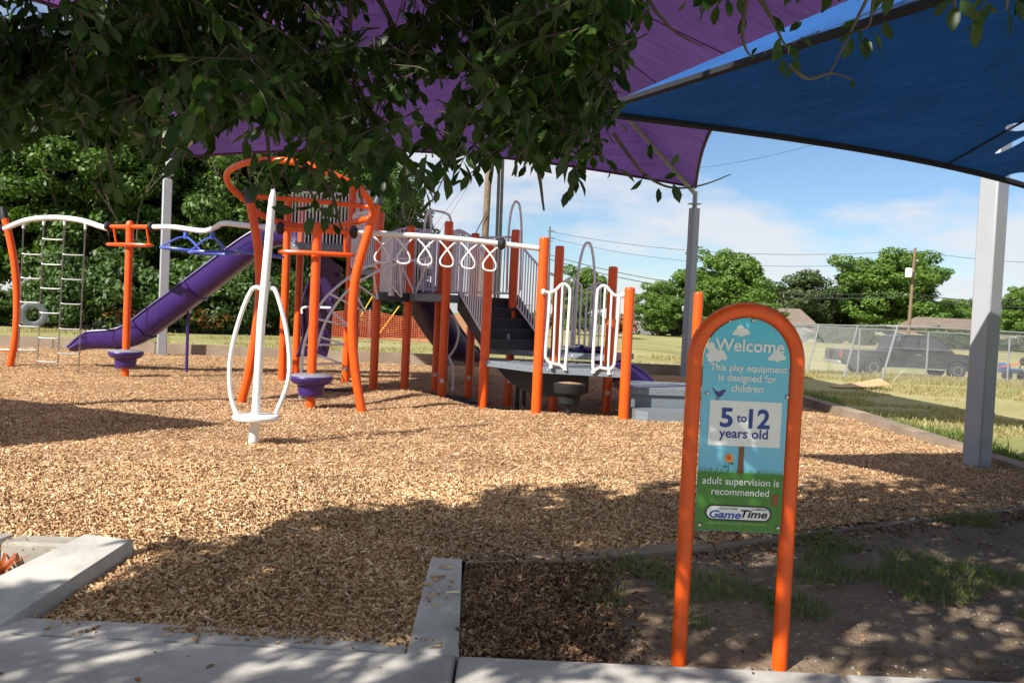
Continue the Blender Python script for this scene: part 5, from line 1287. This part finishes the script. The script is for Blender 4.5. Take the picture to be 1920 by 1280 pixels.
for k, (a, b) in enumerate((((712, 533), (672, 600)), ((742, 583), (709, 628)))):
    gw = thing('guy_wire', ('left yellow sleeved guy wire behind the climbers', 'right yellow sleeved guy wire behind the climbers')[k], 'guy wire', tuple(at(b[0] - 12, b[1] + 20, 38)), 'guy wires')
    pa, pb = at(*a, 38), at(*b, 38); d_ = (pa - pb)
    MB().tube([pb - d_ * .25, pa + d_ * .2], .028, 6).build('sleeve', 'yellow', gw)
    MB().tube([pb - d_ * .9, Vector((at(908, 300, 34.2)))], .008, 4).build('wire', 'wire', gw)

# ------------------------------------------------------------------ houses
MT['roof'] = paint('brown_shingles', (.20, .155, .12), .9, .2, 1.5, .6, 8)
MT['brick'] = paint('tan_brick', (.33, .24, .17), .85, .15, 2)
MT['pane'] = paint('window_pane', (.04, .05, .06), .15, .1, 3)
def house(label, u0, u1, vt, ve, Y, depth=9):
    a, b = at(u0, ve, Y), at(u1, ve, Y); zt = at((u0 + u1) / 2, vt, Y).z; ze = (a.z + b.z) / 2; g = float(field_z(a.x, Y)) - .5; xm, w = (a.x + b.x) / 2, b.x - a.x
    t = thing('house', label, 'house', (xm, Y + depth / 2, g), 'houses beyond the field')
    MB().box((xm, Y + depth / 2, (g + ze) / 2), (w - .8, depth - .8, ze - g)).build('wall', 'brick', t, False)
    ins = w * .09
    x0, x1 = a.x, b.x; ym = Y + depth / 2
    nrow = 6; v = []
    rf = MB().add([(x0, Y, ze), (x1, Y, ze), (x1 - ins, ym, zt), (x0 + ins, ym, zt), (x0, Y + depth, ze), (x1, Y + depth, ze), (x0, Y, ze - .15), (x1, Y, ze - .15), (x0, Y + depth, ze - .15), (x1, Y + depth, ze - .15)],
             [(0, 1, 2, 3), (5, 4, 3, 2), (1, 5, 2), (4, 0, 3), (6, 7, 1, 0), (9, 8, 4, 5), (7, 9, 5, 1), (8, 6, 0, 4)]).build('roof', 'roof', t, False)
    MB().box((xm + w * .15, ym - depth * .2, zt - .35), (.35, .35, .5)).build('roof_vent', 'roof', rf)
    for k in range(3):
        x = x0 + w * (.2 + .3 * k)
        wd = MB().box((x, Y + .36, ze - 1.0), (1.3, .1, 1.1)).build('window', 'white', t); MB().box((x, Y + .30, ze - 1.0), (1.1, .04, .9)).build('pane', 'pane', wd)
house('house with brown roof rising behind the sign arch', 1395, 1534, 576, 606, 108)
house('house with low brown roof left of the thick grey post', 1735, 1905, 597, 618, 104)

# ------------------------------------------------------------------ pickup truck
MT['carpaint'] = paint('charcoal_car_paint', (.012, .013, .016), .28, .1, 3, spec=.6)
MT['chrome'] = paint('chrome', (.55, .55, .55), .2, .05, 4, metal=.8)
MT['lamp'] = paint('red_lamp', (.35, .02, .02), .3, .1, 4)
tx, ty, tz = at(1577, 690, 35.5).x, 35.5, float(field_z(14, 35.5)) - .02
tk = thing('pickup_truck', 'charcoal pickup truck parked behind the chain link fence', 'truck', (tx + 3, ty, tz))
Lk = 6.0
def side(profile, y0, y1, name, mat, par, bev=.04):
    n = len(profile); v = [(tx + x, ty + y0, tz + z) for x, z in profile] + [(tx + x, ty + y1, tz + z) for x, z in profile]
    return MB().add(v, [tuple(range(n)), tuple(range(2 * n - 1, n - 1, -1))] + [((i + 1) % n, i, n + i, n + (i + 1) % n) for i in range(n)]).build(name, mat, par, False)
def arch_pts(cx, r, z0, m=9): return [(cx + r * math.cos(a), z0 + r * math.sin(a)) for a in np.linspace(0, math.pi, m)]
body = [(0, .50), (0.02, .98), (.06, 1.06), (2.15, 1.06), (2.2, 1.10), (4.45, 1.10), (5.2, 1.06), (5.75, .98), (5.92, .80), (5.95, .50), (5.80, .38)] + arch_pts(4.85, .46, .38) + arch_pts(1.35, .46, .38) + [(.3, .42)]
bd = side(body, 0, 1.95, 'body', 'carpaint', tk)
cab = [(2.22, 1.08), (2.45, 1.70), (2.62, 1.78), (3.75, 1.80), (3.95, 1.74), (4.75, 1.10)]
cb = side(cab, .08, 1.87, 'cab', 'carpaint', tk)
for pr in ([(2.48, 1.16), (2.66, 1.66), (3.12, 1.70), (3.12, 1.16)], [(3.24, 1.16), (3.24, 1.70), (3.72, 1.70), (4.40, 1.16)]):
    side(pr, .065, .08, 'side_window', 'pane', cb)
for xw in (1.35, 4.85):
    for yw in (.12, 1.83):
        wl = MB().lathe([(.20, -.13), (.36, -.12), (.38, -.08), (.38, .08), (.36, .12), (.20, .13)], (tx + xw, ty + yw, tz + .38), 24, 'y').build('wheel', 'black', tk)
        MB().lathe([(.02, -.10), (.19, -.135), (.21, -.10), (.21, .10)], (tx + xw, ty + yw, tz + .38), 16, 'y').build('rim', 'chrome', wl)
MB().box((tx - .05, ty + .97, tz + .52), (.14, 1.9, .16), 0, .02).build('rear_bumper', 'chrome', tk)
MB().box((tx + 5.97, ty + .97, tz + .52), (.12, 1.85, .18), 0, .02).build('front_bumper', 'chrome', tk)
MB().box((tx - .005, ty + .12, tz + .86), (.06, .16, .26)).build('tail_light', 'lamp', tk)
MB().box((tx + 3.2, ty - .012, tz + .98), (.16, .02, .03)).build('door_handle', 'chrome', tk); MB().box((tx + 4.1, ty - .1, tz + 1.2), (.12, .18, .16), 0, .02).build('wing_mirror', 'carpaint', tk)
MB().box((tx + 3.1, ty - .01, tz + .40), (2.5, .05, .05)).build('side_step', 'chrome', tk)

# small blue riding machine at the right edge
lt = thing('riding_mower', 'small blue riding machine with black wheels right of the thick grey post', 'mower', tuple(at(1895, 712, 29)))
MT['mower'] = paint('blue_machine_paint', (.05, .10, .24), .5, .2, 8)
mo = at(1893, 716, 29.0); mo.z = float(field_z(mo.x, 29))
MB().box((mo.x, 29, mo.z + .34), (.62, .5, .16), R(10), .03).build('body', 'mower', lt)
MB().box((mo.x - .22, 29, mo.z + .50), (.2, .4, .2), R(10), .03).build('hood', 'mower', lt)
for x, z, r in ((-.25, .18, .18), (.27, .18, .18), (.30, .68, .15)): MB().lathe([(.05, -.06), (r - .02, -.06), (r, 0), (r - .02, .06), (.05, .06)], (mo.x + x, 28.75, mo.z + z), 16, 'y').build('wheel', 'black', lt)
tube('handle_bar', [(mo.x - .5, 28.8, mo.z + .44), (mo.x + .4, 28.75, mo.z + .66)], .02, 'orange', lt)
tube('upright', [(mo.x + .2, 28.9, mo.z + .3), (mo.x + .30, 28.85, mo.z + .68)], .02, 'black', lt)

# plywood sheet lying in the grass
MT['ply'] = paint('plywood', (.50, .33, .17), .8, .15, 5)
g0 = gd(1625, 729, -.04)
pw = MB(); v = []
for k in range(9):
    s = k / 8; x = -.85 + 1.25 * s; z = .03 + .13 * s ** 1.5
    v += [(g0.x + x, g0.y - .25 - .1 * s, z - .04), (g0.x + x, g0.y + .25 * (1 - .35 * (1 - s)), z + .10 * s - .04), (g0.x + x, g0.y - .25 - .1 * s, z - .055), (g0.x + x, g0.y + .25 * (1 - .35 * (1 - s)), z + .10 * s - .055)]
f = []
for k in range(8):
    i = k * 4; f += [(i, i + 4, i + 5, i + 1), (i + 2, i + 3, i + 7, i + 6), (i, i + 2, i + 6, i + 4), (i + 1, i + 5, i + 7, i + 3)]
f += [(0, 1, 3, 2), (32, 34, 35, 33)]
tag(pw.add(v, f).build('plywood_sheet', 'ply', None, False), 'curled tan plywood sheet lying on the grass before the fence', 'board')

# big painted tyre standing at the wood edge
MT['tyre'] = paint('grey_painted_tyre', (.20, .22, .22), .8, .25, 5, .4, 12)
ty_ = thing('half_buried_tyre', 'large grey painted tyre standing at the wood edge behind the chain ladder', 'tyre', tuple(at(62, 610, 31)))
c = at(62, 590, 31); cz_ = c.z
Rt, rt = .36, .17; v = []; f = []; NA, NB2 = 32, 12
an_ = R(35); ax_ = Vector((math.cos(an_ + math.pi / 2), math.sin(an_ + math.pi / 2), 0)); rx_ = Vector((math.cos(an_), math.sin(an_), 0))
for i in range(NA):
    a = 2 * math.pi * i / NA
    for j in range(NB2):
        b = 2 * math.pi * j / NB2; cb_, sb_ = math.cos(b), math.sin(b)
        cb_ = math.copysign(abs(cb_) ** .5, cb_); sb_ = math.copysign(abs(sb_) ** .6, sb_)
        rr_ = Rt + rt * .75 * cb_ * (1 + (.04 if (i % 2 and cb_ > .6) else 0)); v.append(Vector((c.x, 31, cz_)) + rx_ * (rr_ * math.cos(a)) + Vector((0, 0, rr_ * math.sin(a))) + ax_ * (sb_ * rt * 1.3))
for i in range(NA):
    for j in range(NB2): f.append((i * NB2 + j, i * NB2 + (j + 1) % NB2, ((i + 1) % NA) * NB2 + (j + 1) % NB2, ((i + 1) % NA) * NB2 + j))
MB().add(v, f).build('tread', 'tyre', ty_)

# red leaved plant in the planter
MT['redleaf'] = leafmat('red_strap_leaf', (.30, .05, .015), (.50, .12, .03), .3, .5)
rp0 = gd(2, 1075, -.18)
rpl = thing('red_strap_plant', 'orange red strap leaved plant in the planter at the left edge', 'plant', tuple(rp0))
rr = random.Random(4)
for k in range(13):
    a = rr.uniform(0, 6.28); L = rr.uniform(.13, .24); w = .012; pts = []
    for s in np.linspace(0, 1, 6): pts.append(Vector((rp0.x + math.cos(a) * L * s * .75, rp0.y + math.sin(a) * L * s * .75, -.19 + L * (.95 * s - .35 * s * s))))
    sdv = Vector((-math.sin(a), math.cos(a), 0)); v = []
    for i, q in enumerate(pts): ww = w * (1 - (i / 5) ** 2) + .001; v += [q - sdv * ww, q + Vector((0, 0, -.004)), q + sdv * ww]
    f = []
    for i in range(5): j = i * 3; f += [(j, j + 1, j + 4, j + 3), (j + 1, j + 2, j + 5, j + 4)]
    MB().add(v, f).build('leaf', 'redleaf', rpl)

# black weed barrier showing through the worn chips under the decks
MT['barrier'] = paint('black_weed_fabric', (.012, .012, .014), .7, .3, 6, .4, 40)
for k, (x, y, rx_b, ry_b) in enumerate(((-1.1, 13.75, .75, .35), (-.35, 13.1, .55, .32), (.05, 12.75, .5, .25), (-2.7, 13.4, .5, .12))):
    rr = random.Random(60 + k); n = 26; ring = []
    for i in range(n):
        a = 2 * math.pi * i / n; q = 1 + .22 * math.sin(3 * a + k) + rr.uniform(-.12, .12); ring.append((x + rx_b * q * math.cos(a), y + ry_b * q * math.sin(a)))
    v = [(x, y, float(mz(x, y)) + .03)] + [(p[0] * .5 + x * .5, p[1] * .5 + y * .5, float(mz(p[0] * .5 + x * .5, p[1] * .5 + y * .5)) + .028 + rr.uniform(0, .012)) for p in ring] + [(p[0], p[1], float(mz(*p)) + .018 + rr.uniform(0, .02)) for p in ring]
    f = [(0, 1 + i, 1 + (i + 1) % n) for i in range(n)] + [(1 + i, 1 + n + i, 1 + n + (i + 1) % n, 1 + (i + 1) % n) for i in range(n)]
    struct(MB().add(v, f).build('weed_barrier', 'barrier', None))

# ------------------------------------------------------------------ grass, pebbles, litter
def blades(name, X, Y, Z, H, mat, seed, lean=.5, w=.004):
    r = np.random.default_rng(seed); n = len(X); a = r.uniform(0, 2 * np.pi, n); l = r.uniform(.1, 1, n) * lean
    d = np.stack([np.cos(a), np.sin(a), np.zeros(n)], 1); s = np.stack([-np.sin(a), np.cos(a), np.zeros(n)], 1) * (w * r.uniform(.6, 1.4, n))[:, None]
    b = np.stack([X, Y, Z], 1); h = H[:, None]; up = np.array([0, 0, 1.0])
    m1 = b + up * h * .55 + d * h * (l * .3)[:, None]; tp = b + up * h * (1 - .3 * l)[:, None] + d * h * l[:, None]
    v = np.stack([b - s, b + s, m1 + s * .8, m1 - s * .8, tp], 1).reshape(-1, 3)
    k = (np.arange(n) * 5)[:, None]
    f = np.concatenate([k + np.array([[0, 1, 2]]), k + np.array([[0, 2, 3]]), k + np.array([[3, 2, 4]])], 0)
    return stuff(link(name, np_mesh(name, v, f, mat)))
def clumpy(x, y, s, th): return (wob(x, y, s) + wob(y * 1.3 + 2, x, s * 2.3) * .6) > th
X, Y, r_ = scatter(110000, -.1, 6.5, 3.9, 8.3, 71, lambda x, y: in_dirt(x, y) & view_w(x, y) & (y < kerb_line(x) - .04) & (y > 4.15 + .1 * np.sin(x * 5)) & (wob(x + 7, y, 2.2) + .8 * wob(y, x, 5.1) + .9 * gauss(x, y, 2.3, 5.15, .9, .5) + .7 * gauss(x, y, 4.0, 6.3, 1.3, .45) + .6 * gauss(x, y, .9, 4.6, .7, .3) + .9 * gauss(x, y, .25, 4.62, .3, .12) - .5 * gauss(x, y, -.1, 4.1, .4, .8) > .66))
blades('verge_grass', X, Y, dz(X, Y), r_.gamma(2.2, .020, len(X)) + .010, 'grass', 72, 1.8, .0020)
X, Y, r_ = scatter(60000, 5.36, 7.0, 7.4, 20, 73, lambda x, y: (x < 5.7 + .25 * np.sin(y * 1.3)) & clumpy(x, y, 1.4, -.5))
blades('kerb_side_grass', X, Y, field_z(X, Y), r_.gamma(5, .02, len(X)) + .03, 'grass', 74, .7, .006)
X, Y, r_ = scatter(110000, 5.5, 18, 8, 29, 75, lambda x, y: (x < y * .64 + .5) & clumpy(x, y, .55, .0))
blades('field_grass', X, Y, field_z(X, Y), r_.gamma(4, .010, len(X)) + .012, 'drygrass', 76, .9, .008)
X, Y, r_ = scatter(50000, -22, 9, 22, 34, 77, lambda x, y: (np.abs(x) < y * .64) & clumpy(x, y, .5, .1))
blades('back_field_grass', X, Y, field_z(X, Y), r_.gamma(4, .018, len(X)) + .02, 'drygrass', 78, .8, .011)
# low growth at the foot of the fences
X, Y, r_ = scatter(26000, 9, 20, 22.8, 29, 79, lambda x, y: (np.abs(y - (23.3 + .17 * (x - 10.5))) < .35) | (np.abs(y - 27.75) < .3))
blades('fence_foot_grass', X, Y, field_z(X, Y), r_.gamma(5, .016, len(X)) + .02, 'drygrass', 80, .6, .009)
def pebbles(name, X, Y, Z, S, seed):
    r = np.random.default_rng(seed); n = len(X); o = np.array([(1, 0, 0), (-1, 0, 0), (0, 1, 0), (0, -1, 0), (0, 0, 1), (0, 0, -1)], float)
    v = np.stack([X, Y, Z], 1)[:, None, :] + o[None] * (S[:, None] * r.uniform(.6, 1.2, (n, 6)))[:, :, None] * np.array([1, 1, .65]) + r.normal(0, .15, (n, 6, 3)) * S[:, None, None]
    t = np.array([(0, 2, 4), (2, 1, 4), (1, 3, 4), (3, 0, 4), (2, 0, 5), (1, 2, 5), (3, 1, 5), (0, 3, 5)])
    f = (np.arange(n) * 6)[:, None, None] + t[None]
    return stuff(link(name, np_mesh(name, v.reshape(-1, 3), f.reshape(-1, 3), 'pebble')))
X, Y, r_ = scatter(5200, -.1, 5.5, 3.72, 7.2, 81, in_dirt); pebbles('dirt_pebbles', X, Y, dz(X, Y) + .001, r_.gamma(2.0, .0028, len(X)) + .002, 82)
X, Y, r_ = scatter(5200, -4, -2.2, 3.7, 4.66, 83, lambda x, y: x < -2.25); pebbles('planter_pebbles', X, Y, plz(X, Y) + .004, r_.gamma(2.5, .0045, len(X)) + .004, 84)
# loose chips on the concrete
X, Y, r_ = scatter(600, -2.3, -.2, 3.67, 4.5, 85, lambda x, y: ((y < 3.86) & (x < -.42)) | ((x > -.38) & (x < -.22) & (y > 3.75)))
Zc = np.where(X > -.4, -.130 + .155 * (Y - 3.668) / .932, -.132)
dens = np.where(X > -.4, np.clip((Y - 3.7) / .6, .1, 1), np.clip(.2 + (X + 2.2) / 3, 0, .8))
kp = r_.random(len(X)) < dens; X, Y, Zc = X[kp], Y[kp], Zc[kp]
chips('loose_wood_chips', X, Y, Zc, r_.gamma(4, .006, len(X)) + .006, r_.uniform(.004, .010, len(X)), .10, 86)

# fallen leaves on chips, dirt and pavement
r_ = np.random.default_rng(91); n = 420
X = r_.uniform(-2.6, 4.5, n); Y = r_.uniform(2.6, 8.5, n)
Z = np.where(Y < 3.66, -.138, np.where(in_bed(X, Y), mz(X, Y) + .018, np.where(in_dirt(X, Y), dz(X, Y) + .008, -9)))
k = Z > -5; X, Y, Z = X[k], Y[k], Z[k]; n = len(X)
a = r_.uniform(0, 6.28, n)
v, f = leaf_arrays(np.stack([X, Y, Z], 1), np.stack([np.cos(a), np.sin(a), r_.normal(0, .12, n)], 1), np.stack([r_.normal(0, .25, n), r_.normal(0, .25, n), np.ones(n)], 1), r_.uniform(.02, .055, n), .9)
MT['litter'] = islandmat('fallen_leaf', [(0, (.09, .05, .025)), (.5, (.22, .12, .05)), (1, (.36, .24, .10))], .8, .2)
stuff(link('fallen_leaves', np_mesh('fallen_leaves', v, f, 'litter', True)))

# chips kicked over the buried front kerb
X, Y, r_ = scatter(9000, -.2, 5.2, 4.5, 7.6, 95, lambda x, y: (np.abs(y - kerb_line(x) - .03) < .09) & (np.random.default_rng(3).random(len(x)) < np.clip(.55 + .5 * np.sin(x * 4.3) + .3 * np.sin(x * 11), .05, 1)))
chips('kerb_wood_chips', X, Y, np.full(len(X), .001) + r_.uniform(0, .012, len(X)), np.clip(r_.gamma(2, .010, len(X)) + .006, 0, .06), r_.gamma(3, .002, len(X)) + .002, .2, 96)
